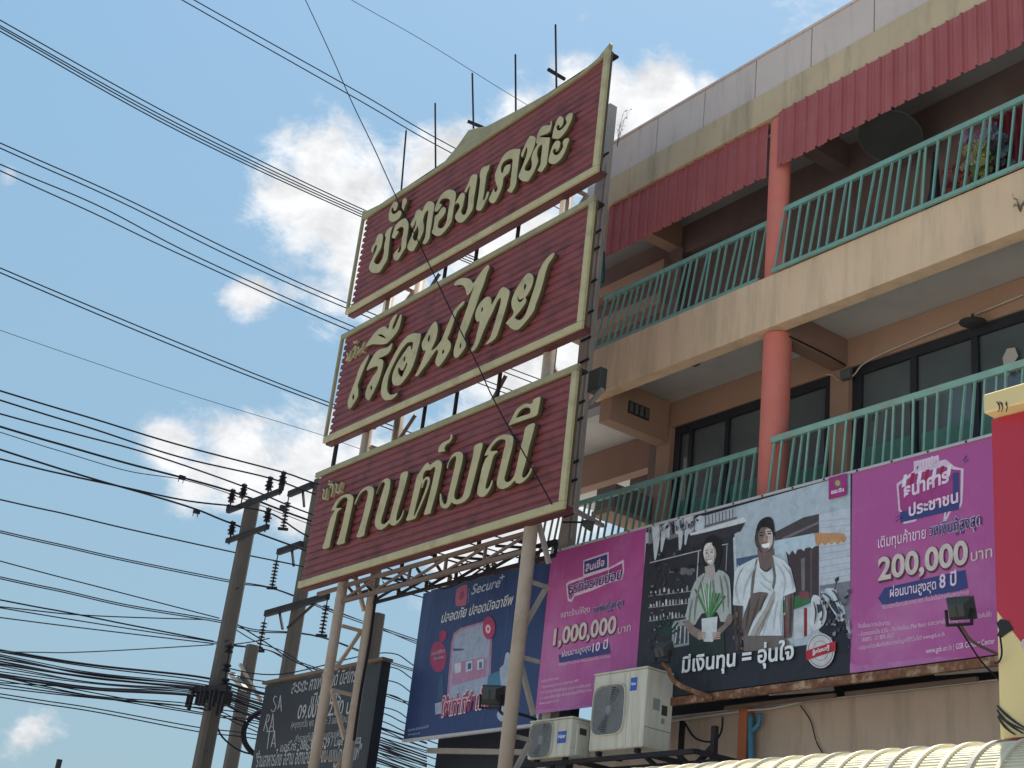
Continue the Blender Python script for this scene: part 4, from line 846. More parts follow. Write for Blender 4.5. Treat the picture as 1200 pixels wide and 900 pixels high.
text(bk, 'เปิดบริการ', (363.5, 828), (399, 823), YK-.006, kt, h=.28, bold=.012)
text(bk, '09.00 - 22.00 น.', (348, 842.5), (413, 836), YK-.006, kt, h=.31, bold=.014)
text(bk, '(หยุดทุกวัน พุธ ที่ 1 และ 3 ของเดือน)', (341, 853.5), (408, 846), YK-.006, kt, h=.15)
text(bk, 'สำรองที่นั่ง / สอบถามเพิ่มเติม', (345, 870), (410, 862), YK-.006, kt, h=.15, shear=.2)
text(bk, 'เบอร์โทร : 086-395-6529 / Line : Sarata', (328, 881), (423, 871), YK-.006, kt, h=.19, bold=.008)
text(bk, '"ร้านอาหารไทย อีสาน อิตาเลี่ยน ฟิวชั่น เมนูไทย กาแฟ"', (298, 899), (422, 890), YK-.006, kt, h=.31, bold=.012)

# ------------------------------------------------------------------ air conditioners
def ac_unit(label, x0, x1, z0, z1, y, dep, fan, badge, side=True):
    t = thing('air_conditioner', label, 'air conditioner', ((x0+x1)/2, y+dep/2, z0), 'outdoor air conditioner units')
    w, h = x1-x0, z1-z0
    mesh_obj('casing', box(BM(), x0, x1, y, y+dep, z0+.03, z1-.02, .012), 'ac_white', t)
    mesh_obj('lid', box(BM(), x0-.006, x1+.006, y-.006, y+dep+.006, z1-.019, z1, .004), 'ac_white', t)
    fx0, fx1, fz0, fz1 = [a+b*c for a, b, c in zip((x0, x0, z0, z0), (w, w, h, h), fan)]
    cx, cz, rx, rz = (fx0+fx1)/2, (fz0+fz1)/2, (fx1-fx0)/2, (fz1-fz0)/2
    def sup(s, n=36, p=.42):
        r = []
        for i in range(n):
            a = 2*math.pi*i/n; c_, s_ = math.cos(a), math.sin(a); r.append((cx+rx*s*math.copysign(abs(c_)**p, c_), cz+rz*s*math.copysign(abs(s_)**p, s_)))
        return r
    mesh_obj('fan_ring', flat([sup(1), sup(.93)], y-.028, .03), 'ac_white', t)
    mesh_obj('fan_recess', flat([sup(.93)], y-.002, 0), 'ac_back', t)
    fb = BM()
    for k in range(2):
        a0 = math.radians(65+180*k)
        pts = [(cx, cz)]
        for i in range(9):
            a = a0-.30+i*.075; pts.append((cx+math.cos(a)*rx*.9, cz+math.sin(a)*rz*.9))
        f = fb.faces.new([fb.verts.new((p[0], y-.008-.004*k, p[1])) for p in pts])
    r = bmesh.ops.extrude_face_region(fb, geom=fb.faces[:]); bmesh.ops.translate(fb, verts=[v for v in r['geom'] if isinstance(v, bmesh.types.BMVert)], vec=(0, -.003, 0)); mesh_obj('fan_blade', fb, 'ac_dark', t)
    gr = BM()       # wire grille: rings and spokes
    for k in range(1, 12):
        s = k/12*.95; q = sup(s, 28, .42+.58*(1-s))
        for a, b in zip(q, q[1:]+q[:1]): bar(gr, (a[0], y-.024, a[1]), (b[0], y-.024, b[1]), .004)
    for k in range(24):
        a = 2*math.pi*k/24; m_ = sup(.93, 24)[k]; bar(gr, (cx+.05*math.cos(a), y-.0225, cz+.05*math.sin(a)), (m_[0], y-.0225, m_[1]), .004)
    mesh_obj('grille', gr, 'ac_grille', t)
    mesh_obj('fan_hub', lathe(BM(), (cx, y-.01, cz), (0, -1, 0), [(0, .06), (.012, .055)], 14), 'ac_grille', t)
    bx0, bx1, bz0, bz1 = [a+b*c for a, b, c in zip((x0, x0, z0, z0), (w, w, h, h), badge)]
    bd = mesh_obj('badge', box(BM(), bx0, bx1, y-.003, y-.0005, bz0, bz1), 'ac_blue', t)
    a = bz0+(bz1-bz0)*.42
    cu = bpy.data.curves.new('text', 'FONT'); cu.body = 'Haier'; cu.size = 1; cu.offset = .02; o = bpy.data.objects.new('text', cu); me = bpy.data.meshes.new_from_object(o)
    b_ = BM(); b_.from_mesh(me); mx_ = max(v.co.x for v in me.vertices)
    for i_, v in enumerate(b_.verts): v.co = Vector((bx0+.01+v.co.x*(bx1-bx0-.02)/mx_, y-.005, a+v.co.y*(bx1-bx0)/2.4))
    mesh_obj('lettering', b_, 'white_print', bd)
    mesh_obj('side_seam', box(BM(), x1+.0005, x1+.003, y+.01, y+dep-.01, z0+h*.27, z0+h*.28), 'ac_grille', t)
    mesh_obj('front_seam', box(BM(), x0+w*.69, x0+w*.694, y-.002, y-.0003, z0+.05, z1-.04), 'ac_grille', t)
    if side:
        mesh_obj('label_plate', box(BM(), x1+.001, x1+.004, y+dep*.28, y+dep*.52, z0+h*.5, z0+h*.64), 'ac_grille', t)
        mesh_obj('label_plate', box(BM(), x1+.001, x1+.004, y+dep*.6, y+dep*.8, z0+h*.46, z0+h*.58), 'ac_dark', t)
        mesh_obj('label_plate', box(BM(), x1+.001, x1+.004, y+dep*.6, y+dep*.72, z0+h*.36, z0+h*.42), 'ac_grille', t)
    else:
        mesh_obj('side_handle', box(BM(), x1+.001, x1+.03, y+dep*.2, y+dep*.75, z0+h*.1, z0+h*.85, .008), 'ac_white', t); mesh_obj('handle_recess', box(BM(), x1+.031, x1+.033, y+dep*.3, y+dep*.6, z0+h*.6, z0+h*.75), 'ac_dark', t)
    for xx in (x0+.1, x1-.16):
        for yy in (y+.03, y+dep-.08): mesh_obj('foot', box(BM(), xx, xx+.06, yy, yy+.05, z0-.02, z0+.029), 'steel_dark', t)
    return t
A = at(697, 790, y=10.5); Bq = at(759, 780, y=10.5); A2 = at(688, 886, y=10.5)
ac_unit('larger white air conditioner with square fan grille, right of the small one', A.x+.0, Bq.x, A2.z+.02, A.z, 10.5, .42, (.03, .66, .20, .84), (.71, .83, .72, .88))
A = at(622, 845, y=10.42); Bq = at(671, 838, y=10.42); A2 = at(620, 893, y=10.42)
ac_unit('smaller white air conditioner sitting low on the bracket beside the tower post', A.x, Bq.x, A2.z, A.z, 10.42, .34, (.03, .60, .06, .94), (.70, .90, .38, .66), False)
br = thing('steel_bracket', 'black angle-steel shelf under the two air conditioners', 'bracket', (-13, 10.8, 2.5))
zb = A2.z-.04
for a, b in (((-14.2, 10.42), (-11.0, 10.42)), ((-14.2, 10.95), (-11.0, 10.95)), ((-14.2, 10.42), (-14.2, 11.65)), ((-12.95, 10.42), (-12.95, 11.65)), ((-11.7, 10.42), (-11.7, 11.65)), ((-11.0, 10.42), (-11.0, 11.65))):
    mesh_obj('rail', bar(BM(), (*a, zb), (*b, zb), .05), 'steel_dark', br)
for x in (-11.85, -11.35): mesh_obj('brace', bar(BM(), (x, 10.5, zb), (x, 11.65, zb-.5), .04), 'steel_dark', br)
a = at(800, 845, y=11.3); b = at(799, 893, y=11.3); mesh_obj('upright', bar(BM(), a, (a.x, 11.3, b.z-.2), .05), 'steel_dark', br)
a = at(838, 851, y=11.0); mesh_obj('upright', bar(BM(), a, (a.x, 11.0, a.z-.8), .06), 'steel_dark', br)
mesh_obj('brace', bar(BM(), (a.x-.02, 11.0, a.z-.22), (a.x-.62, 11.2, a.z-.46), .05), 'steel_dark', br)

# ------------------------------------------------------------------ flood lamps
def flood(label, c, aim, size=.2, col='lamp_body'):
    c = Vector(c); t = thing('flood_lamp', label, 'flood lamp', c, 'flood lamps lighting the billboards')
    d = Vector(aim).normalized(); s, u = frame_of(d)
    def hexa(f0, f1, w0, h0, w1, h1):
        bm = BM(); vs = []
        for (f, w, h) in ((f0, w0, h0), (f1, w1, h1)):
            for i, j in ((-1, -1), (1, -1), (1, 1), (-1, 1)): vs.append(bm.verts.new(c+d*f+s*(i*w)+u*(j*h)))
        for f in ((0, 3, 2, 1), (4, 5, 6, 7), (0, 1, 5, 4), (1, 2, 6, 5), (2, 3, 7, 6), (3, 0, 4, 7)): bm.faces.new([vs[i] for i in f])
        return bm
    k = size
    mesh_obj('housing', hexa(-.45*k, .3*k, .38*k, .28*k, .62*k, .5*k), col, t)
    mesh_obj('rim', hexa(.3*k+.001, .42*k, .68*k, .56*k, .68*k, .56*k), col, t)
    mesh_obj('lens', hexa(.42*k+.001, .44*k, .58*k, .46*k, .58*k, .46*k), 'ac_grille', t)
    for i in range(5): mesh_obj('cooling_fin', hexa(-.5*k, -.451*k, .01*k+.02*k, .24*k, .03*k, .24*k), col, t) if i == 0 else None
    for sgn in (-1, 1): mesh_obj('yoke', bar(BM(), c+s*(sgn*.66*k), c+s*(sgn*.6*k)-Vector((0, 0, .75*k)), .02, .02), 'steel_dark', t)
    mesh_obj('yoke', bar(BM(), c+s*(-.66*k)-Vector((0, 0, .76*k)), c+s*(.66*k)-Vector((0, 0, .76*k)), .03, .02), 'steel_dark', t)
    return t, c-Vector((0, 0, .78*k))
def arm(t, pts, r=.016, m='steel_brown', name='arm'): mesh_obj(name, tube(BM(), cat([tuple(p) for p in pts], 4), r, 8), m, t)
c = at(1124, 714, y=10.2); t, b = flood('black flood lamp on a bent arm in front of the right pink panel', c, (-.2, .75, .35), .18)
arm(t, [b, at(1129, 738, y=10.25), at(1140, 752, y=10.4), at(1168, 766, y=10.8)], .014); arm(t, [b+Vector((-.02, 0, 0)), at(1130, 745, y=10.1), at(1150, 775, y=10.2), at(1172, 798, y=10.4)], .008, 'wire', 'cable')
c = at(777, 763, y=10.55); t, b = flood('dark flood lamp behind the larger air conditioner on a peeling pale pipe arm', c, (-.1, .8, .4), .165)
arm(t, [b, at(783, 784, y=10.6), at(789, 797, y=10.65), at(803, 806, y=10.7), at(835, 818, y=10.85)], .028, 'rust')
c = at(576, 814, y=9.75); t, b = flood('dark flood lamp on a curved arm in front of the blue billboard', c, (-.5, .7, .1), .21)
arm(t, [b, at(583, 830, y=9.7), at(590, 837, y=9.7), at(606, 836, y=9.7), at(628, 843, y=10.0)], .018, 'steel_dark')
c = at(690, 446, y=10.15); t = thing('flood_lamp', 'dark lamp box fixed to the tower at the balcony corner', 'flood lamp', c)
mesh_obj('housing', box(BM(), c.x-.02, c.x+.22, c.y, c.y+.12, c.z-.16, c.z+.14, .01), 'lamp_body', t); mesh_obj('bracket', bar(BM(), (c.x-.0, c.y+.05, c.z-.3), (c.x+.24, c.y+.05, c.z-.17), .05), 'steel_grey', t)
c = at(682, 612, y=10.3); t = thing('spot_lamp', 'small dark spot lamp clamped to the grey tower post above the pink panel', 'spot lamp', c)
mesh_obj('housing', lathe(BM(), c, (.4, .6, -.2), [(0, .03), (.04, .05), (.14, .07), (.15, .06)], 12), 'lamp_body', t); mesh_obj('bracket', bar(BM(), c, c+Vector((-.25, -.1, .02)), .02), 'steel_dark', t)

# ------------------------------------------------------------------ small things on and near the building
def cable(name, label, pts, r, m='wire', cat_='cable', group=None, n=6, seg=5):
    bm = tube(BM(), cat([tuple(p) for p in pts], seg), r, n); o = mesh_obj(name, bm, m, None, wloc=tuple(pts[0])); 
    for p in o.data.polygons: p.use_smooth = True
    return tag(o, label, cat_, group)
W11 = 11.62
cable('water_pipe', 'blue water pipe running down beside the orange pillar', [at(880, 838, y=W11), at(880, 870, y=W11), at(880.5, 900, y=W11), at(881, 930, y=W11)], .035, 'pipe_blue', 'pipe', n=12)
cable('water_pipe', 'short grey-blue elbow pipe branching off the blue pipe under the hoarding', [at(890, 836, y=W11), at(889, 848, y=W11), at(882, 856, y=W11)], .028, 'pipe_blue', 'pipe', n=10)
cable('conduit_pipe', 'thin pale conduit along the top of the ground floor wall', [at(784, 845, y=11.6), at(850, 836, y=11.6), at(880, 832, y=11.6), at(905, 830, y=11.6), at(940, 822, y=11.6)], .014, 'pipe_white', 'pipe')
cable('hanging_cable', 'black cable looping between the bracket uprights below the hoarding', [at(803, 848, y=11.2), at(815, 865, y=11.2), at(835, 869, y=11.1), at(845, 858, y=11.1), at(847, 840, y=11.1)], .012)
cable('hanging_cable', 'thin cable curving down the beige ground floor wall', [at(938, 827, y=11.67), at(950, 845, y=11.67), at(957, 870, y=11.67), at(968, 888, y=11.67)], .007, 'steel_dark')
cable('drain_pipe', 'dark teal drain pipe under the top balcony ceiling at the left end', [at(706, 296, y=11.9), at(706, 325, y=11.9), at(703, 331, y=11.9), at(692, 333, y=11.9)], .04, 'pipe_teal', 'pipe', n=10)
cable('ceiling_conduit', 'thin dark conduit running along the cross beam behind the lower column', [(-11.15, 11.75, 7.9), (-11.15, 12.4, 7.9), (-11.15, 12.8, 7.88)], .012, 'steel_dark', 'conduit')
cable('ceiling_conduit', 'pale conduit bent round the inner pilaster below the ceiling', [at(968, 439, y=12.8), at(976, 440, y=12.8), at(984, 446, y=12.8), at(1000, 440, y=12.8), at(1014, 425, y=12.8), at(1060, 403, y=12.8), at(1200, 345, y=12.8)], .010, 'pipe_white', 'conduit')
jb = at(992, 439, y=12.78); o = tag(mesh_obj('junction_box', box(BM(), jb.x-.08, jb.x+.08, 12.74, 12.81, jb.z-.07, jb.z+.07, .008), 'curtain', None, wloc=jb), 'small dark junction box on the inner pilaster under the cross beam', 'junction box')
# ceiling lamps of the lower balcony
for (px_, py_, lb) in ((813, 425, 'small dark round ceiling lamp over the left bay of the lower balcony'), (1140, 377, 'dark dome lamp under the ceiling beam above the right window')):
    p = at(px_, py_, z=8.26) if px_ < 1000 else at(px_, py_, y=12.7)
    t = thing('ceiling_lamp', lb, 'lamp', p); mesh_obj('dome', lathe(BM(), p, (0, 0, -1), [(0, .03), (.01, .09 if px_ < 1000 else .16), (.03, .07)], 16), 'lamp_body', t); mesh_obj('stem', lathe(BM(), p, (0, 0, 1), [(0, .02), (.1, .02)], 8), 'lamp_body', t)
# round mesh dish hanging under the top ceiling
p = at(1043, 160, y=12.2); t = thing('round_dish', 'large round dark mesh dish hanging under the top balcony ceiling', 'dish', p)
bm = BM(); lathe(bm, p, Vector((.1, -.35, -.95)), [(0, .40), (-.03, .38), (-.08, .26), (-.11, .1)], 28); mesh_obj('bowl', bm, 'lamp_body', t)
d_ = Vector((.1, -.35, -.95)).normalized(); s_, u_ = frame_of(d_); bm = BM(); tube(bm, [p+(s_*math.cos(a*math.pi/16)+u_*math.sin(a*math.pi/16))*.405 for a in range(33)], .006, 6, cap=False); mesh_obj('rim', bm, 'curtain', t)
mesh_obj('hanger', bar(BM(), p, (p.x, p.y+.1, 11.25), .015), 'steel_dark', t)
# window stickers
for (px_, py_, lb, w, h) in ((1025, 485, 'pale worn sticker on the dark window left of centre', .10, .24), (1187, 425, 'pale notice stuck on the dark window at the right edge', .22, .36)):
    p = at(px_, py_, y=YW-.03)
    ol = [(p.x-w/2, p.z+h*.2), (p.x-w*.2, p.z+h/2), (p.x+w*.3, p.z+h*.45), (p.x+w/2, p.z+h*.1), (p.x+w*.2, p.z-h*.1), (p.x+w*.45, p.z-h/2), (p.x+w*.1, p.z-h*.3), (p.x-w*.2, p.z-h/2), (p.x-w*.4, p.z-h*.2)]
    tag(mesh_obj('window_sticker', flat([ol], YW-.076, .004), 'curtain' if w < .15 else 'pipe_white', None, wloc=(p.x, YW-.076, p.z)), lb, 'sticker')
# colourful flower display behind the top railing
p = at(1145, 190, y=12.3)
def flowers(name, label, px_, py_, cols, n, rx, rz, y=12.2, r=(.04, .075)):
    c = at(px_, py_, y=y); t = thing(name, label, 'flower arrangement', (c.x, y, c.z-rz), 'flower arrangements on the top balcony')
    for ci, col in enumerate(cols):
        bm = BM()
        for k in range(n):
            a = random.uniform(0, 2*math.pi); q = math.sqrt(random.random()); x, z = c.x+math.cos(a)*rx*q, c.z+math.sin(a)*rz*q; yy = y+random.uniform(-.1, .1); rr = random.uniform(*r)
            for pet in range(6):
                b = 2*math.pi*pet/6; vs = [bm.verts.new((x, yy-.02, z)), bm.verts.new((x+math.cos(b-.4)*rr, yy+random.uniform(-.02, .0), z+math.sin(b-.4)*rr)), bm.verts.new((x+math.cos(b+.4)*rr, yy+random.uniform(-.02, 0), z+math.sin(b+.4)*rr))]; bm.faces.new(vs)
        mesh_obj('blossoms', bm, pm(*col), t)
    bm = BM(); box(bm, c.x-rx*.5, c.x+rx*.5, y+.12, y+.2, 8.62, c.z); mesh_obj('stand', bm, 'frame_dark', t)
    return t
flowers('flower_arrangement', 'orange and red flowers low behind the top railing', 1128, 208, ((140, 62, 56), (150, 84, 62), (112, 44, 52)), 16, .22, .26)
flowers('flower_arrangement', 'yellow-green flowers in the middle of the display behind the top railing', 1147, 195, ((146, 142, 74), (92, 108, 58), (150, 138, 112)), 18, .16, .36)
flowers('flower_arrangement', 'pink and white blooms at the top of the display behind the railing', 1150, 160, ((150, 118, 138), (138, 86, 116), (128, 138, 158)), 14, .26, .16, 12.3)
flowers('flower_arrangement', 'teal and grey blossoms at the right of the display behind the railing', 1170, 185, ((66, 88, 90), (94, 108, 110), (70, 50, 58)), 14, .16, .34, 12.35)
a = at(1180, 170, y=12.45)
bm = BM(); pts = []
for i in range(25):
    x = a.x-.25+i*.5/24; vs = (bm.verts.new((x, 12.45+.03*math.sin(i*1.3), 8.62)), bm.verts.new((x, 12.45+.03*math.sin(i*1.3), a.z+.45))); pts.append(vs)
for u_1, u_2 in zip(pts, pts[1:]): bm.faces.new((u_1[0], u_2[0], u_2[1], u_1[1]))
tag(mesh_obj('red_curtain', bm, pm(110, 45, 55), None, wloc=(a.x, 12.45, 8.62)), 'dull red curtain hanging behind the flowers on the top balcony', 'curtain')
for (px_, lb) in ((1075, 'thin pale wooden pole leaning behind the top railing'), (1086, 'dark folded parasol standing behind the top railing')):
    a = at(px_, 245, y=12.0); b = at(px_+2, 175, y=12.1)
    t = thing('leaning_pole' if px_ < 1080 else 'folded_parasol', lb, 'pole' if px_ < 1080 else 'parasol', (a.x, 12, 8.65))
    mesh_obj('shaft', tube(BM(), [(a.x, 12, 8.65), (b.x, 12.2, b.z)], .015, 8), 'gold' if px_ < 1080 else 'frame_dark', t)
    if px_ > 1080: mesh_obj('canopy', lathe(BM(), (a.x+.03, 12.05, 8.85), (.02, .1, 1), [(0, .11), (.3, .09), (.8, .03), (.9, .01)], 12), 'frame_dark', t)
# weeds growing from the concrete
def weed(label, base, h, y, n=6):
    o = []; bm = BM()
    for k in range(n):
        q = Vector(base); pts = [q.copy()]; d = Vector((random.uniform(-.5, .5), random.uniform(-.2, .2), 1))
        for s in range(6): q = q+d*(h/6)*random.uniform(.5, 1.0); d += Vector((random.uniform(-.4, .4), random.uniform(-.2, .2), 0)); pts.append(q.copy())
        tube(bm, pts, .006, 4, .002)
        for s in pts[2:]:
            for j in range(2):
                e = s+Vector((random.uniform(-.05, .05), random.uniform(-.03, .03), random.uniform(0, .05))); vs = [bm.verts.new(s), bm.verts.new(e), bm.verts.new(e+Vector((.012, 0, -.02)))]; bm.faces.new(vs)
    return tag(mesh_obj('weed', bm, 'twig', None, wloc=base), label, 'plant')
weed('thin dry weed standing beside the tower post at the parapet', at(723, 172, y=11.4)+Vector((0, 0, 0)), .7, 11.4, 3)
weed('small dry twig sprouting from the slab edge at the right', at(1196, 248, y=11.49), .28, 11.4, 4)

# ------------------------------------------------------------------ red sign box and canopy at the right edge
YX = 8.0
e0 = at(1165, 500, y=YX); bx0 = at(1166, 620, y=YX).x; tz = at(1152, 475, y=YX).z; bz = at(1167, 866, y=YX).z
sb = thing('sign_box', 'red and cream shop sign box at the right edge, cream top trim', 'sign', (bx0+1.5, YX+.2, -1.6))
zc = at(1165, 491, y=YX).z
mesh_obj('box_body', box(BM(), bx0, bx0+3.2, YX, YX+.42, bz, zc), 'box_cream', sb)
red = [(1166, 488), (1300, 440), (1300, 850), (1230, 790), (1200, 757), (1166, 716)]
mesh_obj('red_face', flat([[(bx0-.001, zc-.002)]+[xz(p, YX-.004) for p in ((1400, 430), (1400, 960), (1230, 795), (1200, 757))]+[(bx0-.001, at(1166, 716, y=YX).z)]], YX-.005, 0), 'box_red', sb)
mesh_obj('red_end', box(BM(), bx0-.006, bx0-.001, YX+.001, YX+.42, zc-1.3, zc-.003), 'box_red', sb)
mesh_obj('underside', box(BM(), bx0+.01, bx0+3.2, YX+.02, YX+.42, bz-.045, bz-.001), 'box_red', sb)
tx0 = at(1152, 475, y=YX-.12).x
mesh_obj('top_trim', box(BM(), tx0, bx0+3.2, YX-.12, YX+.45, zc+.002, tz+.02, .01), 'box_cream', sb)
for k, (px_, w) in enumerate(((1170, 2.0), (1173.5, 1.5), (1179, 2.0))):
    a = at(px_, 480, y=YX-.124); mesh_obj('trim_mark', flat([view_pts(I1, [(px_-3*(k < 2), 470), (px_+1, 472), (px_+2, 478), (px_+.5, 483), (px_-.4, 483), (px_+.8, 477), (px_-1, 473)], YX-.124)], YX-.124, 0), 'black_print', sb)
Q = (1080, 680, 4.09)
for st in ([(362,600),(400,640),(450,680),(500,710)], [(362,620),(395,665),(440,705),(490,735)], [(365,650),(390,690),(420,720),(450,740)], [(372,640),(385,660),(430,690),(495,718)]):
    pts = cat(st, 4); Lq = view_pts(Q, pts, YX-.006); left, right = [], []
    for i, p in enumerate(Lq):
        a, b = Lq[max(i-1, 0)], Lq[min(i+1, len(Lq)-1)]; d = Vector((b[0]-a[0], b[1]-a[1])).normalized(); w = .010*(1-abs(i/(len(Lq)-1)-.4)); left.append((p[0]-d.y*w, p[1]+d.x*w)); right.append((p[0]+d.y*w, p[1]-d.x*w))
    mesh_obj('line_art', flat([left+right[::-1]], YX-.006-random.random()*.003, 0), 'black_print', sb)
mesh_obj('line_art', flat([view_pts(Q, [(358,205),(380,185),(420,195),(442,235),(405,258),(385,275),(360,265),(372,240)], YX-.007)], YX-.007, 0), 'black_print', sb)
mesh_obj('line_art', flat([view_pts(Q, circ(492, 305, 16, 24, 16), YX-.007)], YX-.007, 0), 'pipe_white', sb)
mesh_obj('cable', tube(BM(), cat([tuple(at(1172, 745, y=7.93)), tuple(at(1174, 765, y=7.93)), tuple(at(1171, 775, y=7.95)), tuple(at(1166, 777, y=8.05))], 5), .007, 6), 'wire', sb)
for x in (bx0+.8, bx0+2.4): mesh_obj('leg', box(BM(), x, x+.12, YX+.15, YX+.27, -1.6, bz-.05), 'steel_dark', sb)
# arched canopy
cn = thing('arched_canopy', 'cream ribbed arched canopy along the bottom right edge', 'canopy', (-6.5, 7.8, 1.5))
ca = at(900, 893, y=8.0); cb = at(1200, 876, y=8.0); ctz = (ca.z+cb.z)/2+.01
def arch(x0, x1, R, off, cols, th=.012):
    bm = BM(); ring = []
    for x in (x0, x1):
        row = []
        for i in range(25):
            a = math.radians(-8+i*6.5); row.append(bm.verts.new((x, 8.0-math.cos(a)*(R+off)*1.0, ctz-R+math.sin(a)*(R+off))))
        ring.append(row)
    for i in range(24): bm.faces.new((ring[0][i], ring[0][i+1], ring[1][i+1], ring[1][i]))
    r = bmesh.ops.extrude_face_region(bm, geom=bm.faces[:]); bmesh.ops.translate(bm, verts=[v for v in r['geom'] if isinstance(v, bmesh.types.BMVert)], vec=(0, .01, -th))
    bmesh.ops.recalc_face_normals(bm, faces=bm.faces); return mesh_obj(cols[0], bm, cols[1], cn)
x = -9.2; i = 0
while x < -3.6:
    arch(x, x+.178, .55, 0, ('sheet', 'canopy')); arch(x+.18, x+.215, .55, .022, ('rib', 'canopy_rib' if i % 3 == 1 else 'canopy')); x += .217; i += 1
for i in range(30):
    a = math.radians(15+i*3.1); y_, z_ = 8.0-math.cos(a)*.556, ctz-.55+math.sin(a)*.556; mesh_obj('crimp', bar(BM(), (-9.2, y_, z_), (-3.6, y_, z_), .005, .004), 'canopy', cn)
for x in (-8.5, -6, -4): mesh_obj('post', bar(BM(), (x, 8.3, -1.6), (x, 8.3, ctz-.3), .06), 'steel_grey', cn)

# ------------------------------------------------------------------ power poles
def stick(x, y, z0, z1, w0, w1): return bar(BM(), (x, y, z0), (x, y, z1), w0)
XA, YA = -22.0, 9.99
def pole_mesh(x, y, z1, w0, w1, dx=0):
    bm = BM(); vs = []
    for z, w, ox in ((-1.6, w0, -dx), (z1, w1, 0)):
        c_ = .22*w
        for i, j in ((-1, -1), (1, -1), (1, 1), (-1, 1)):
            for (a, b) in (((i, j*(1-.4)), (i*(1-.4), j)) if i*j > 0 else ((i*(1-.4), j), (i, j*(1-.4)))): vs.append(bm.verts.new((x+ox+a*w/2, y+b*w/2, z)))
    for k in range(8): bm.faces.new((vs[k], vs[(k+1) % 8], vs[8+(k+1) % 8], vs[8+k]))
    bm.faces.new(vs[:8][::-1]); bm.faces.new(vs[8:]); bmesh.ops.recalc_face_normals(bm, faces=bm.faces); return bm
def pin_ins(parent, base, s=1.0):
    prof = [(0, .02), (.05, .02), (.055, .085), (.10, .06), (.13, .055), (.135, .11), (.17, .07), (.22, .06), (.225, .095), (.26, .05), (.30, .06), (.33, .075), (.35, .04), (.37, .02)]
    ins = mesh_obj('insulator', lathe(BM(), base, (0, 0, 1), [(t*s*.8, r*s*.72) for t, r in prof], 12), 'insulator', parent)
    mesh_obj('pin', lathe(BM(), Vector(base)-Vector((0, 0, .14)), (0, 0, 1), [(0, .012), (.16, .012)], 6), 'steel_dark', ins)
zA = at(301, 585, y=YA).z
pa = thing('utility_pole', 'tall concrete utility pole with four insulators on two top crossarms, nearest left pole', 'utility pole', (XA, YA, -1.6), 'concrete utility poles')
mesh_obj('shaft', pole_mesh(XA, YA, zA, .30, .22, .04), 'pole', pa)
def Y_(px_, py_): return at(px_, py_, y=YA-.2)
al, ar = Y_(267, 599), Y_(290, 590); mesh_obj('crossarm', bar(BM(), al, Vector((XA, YA-.2, ar.z)), .065, .08), 'steel_dark', pa)
bl_, br_ = Y_(297, 587), Y_(329, 575); mesh_obj('crossarm', bar(BM(), Vector((XA-.05, YA-.2, bl_.z)), br_, .065, .08), 'steel_dark', pa)
cl, cr_ = Y_(266, 634), Y_(314, 617); mesh_obj('crossarm', bar(BM(), cl, cr_, .065, .08), 'steel_dark', pa)
mesh_obj('arm_riser', bar(BM(), br_, br_+Vector((0, 0, .14)), .07), 'steel_dark', pa); mesh_obj('arm_riser', bar(BM(), al, al+Vector((0, 0, .12)), .06), 'steel_dark', pa)
INS = {}
for key, p in (('i1', (270, 591)), ('i2', (283.5, 585)), ('i3', (314, 577)), ('i4', (329.5, 571)), ('i5', (270, 629)), ('i6', (312, 614))):
    q = Y_(*p); pin_ins(pa, q); INS[key] = q+Vector((0, 0, .30))
for k in range(5):
    z = 2.2+k*.9; mesh_obj('step_bolt', bar(BM(), (XA+.17, YA-.1, z), (XA+.3, YA-.1, z), .02), 'steel_dark', pa)
# clamp cluster where the telephone cables are tied
cc_ = at(248, 812, y=YA-.25)
mesh_obj('band', box(BM(), XA-.22, XA+.2, YA-.24, YA+.2, cc_.z-.1, cc_.z+.12), 'steel_dark', pa)
mesh_obj('cable_arm', bar(BM(), at(225, 808, y=YA-.3), at(268, 806, y=YA-.3), .10, .07), 'steel_dark', pa)
for k in range(9):
    q = at(222+k*5.2, 806+random.uniform(-3, 8), y=YA-.34); mesh_obj('cable_clamp', bar(BM(), q, q-Vector((random.uniform(-.05, .05), 0, random.uniform(.15, .38))), .05, .05), 'steel_dark', pa)
sp = [at(268.5, 761, y=YA-.1), at(265.5, 783, y=YA-.1), at(263.5, 800, y=YA-.1)]
mesh_obj('spool_rod', bar(BM(), sp[0]+Vector((0, 0, .1)), sp[2]-Vector((0, 0, .1)), .02), 'steel_dark', pa)
for q in sp: mesh_obj('spool', lathe(BM(), q-Vector((0, 0, .05)), (0, 0, 1), [(0, .07), (.03, .07), (.04, .04), (.07, .04), (.08, .07), (.11, .07)], 10), 'insulator', pa)
# pole with suspension strings
YBp = 13.0; XBp = at(346, 735, y=YBp).x
zB = at(378, 545, y=YBp).z-.35
pb = thing('utility_pole', 'concrete power pole behind the lowest name board carrying long strings of disc insulators', 'utility pole', (XBp, YBp, -1.6), 'concrete utility poles')
mesh_obj('shaft', pole_mesh(XBp, YBp, zB, .30, .23), 'pole', pb)
def string(parent, top, n=8):
    q = Vector(top); mesh_obj('link', bar(BM(), q, q-Vector((0, 0, .12)), .018), 'steel_dark', parent)
    for k in range(n):
        z = q.z-.12-k*.072; mesh_obj('disc', lathe(BM(), (q.x, q.y, z), (0, 0, -1), [(0, .012), (.012, .03), (.03, .072), (.04, .066), (.043, .02), (.07, .012)], 12), 'insulator', parent)
    e_ = q-Vector((0, 0, .12+n*.072+.03)); mesh_obj('clamp', bar(BM(), e_-Vector((0, .11, .02)), e_+Vector((0, .11, .02)), .05, .06), 'steel_dark', parent); return e_
STR = {}
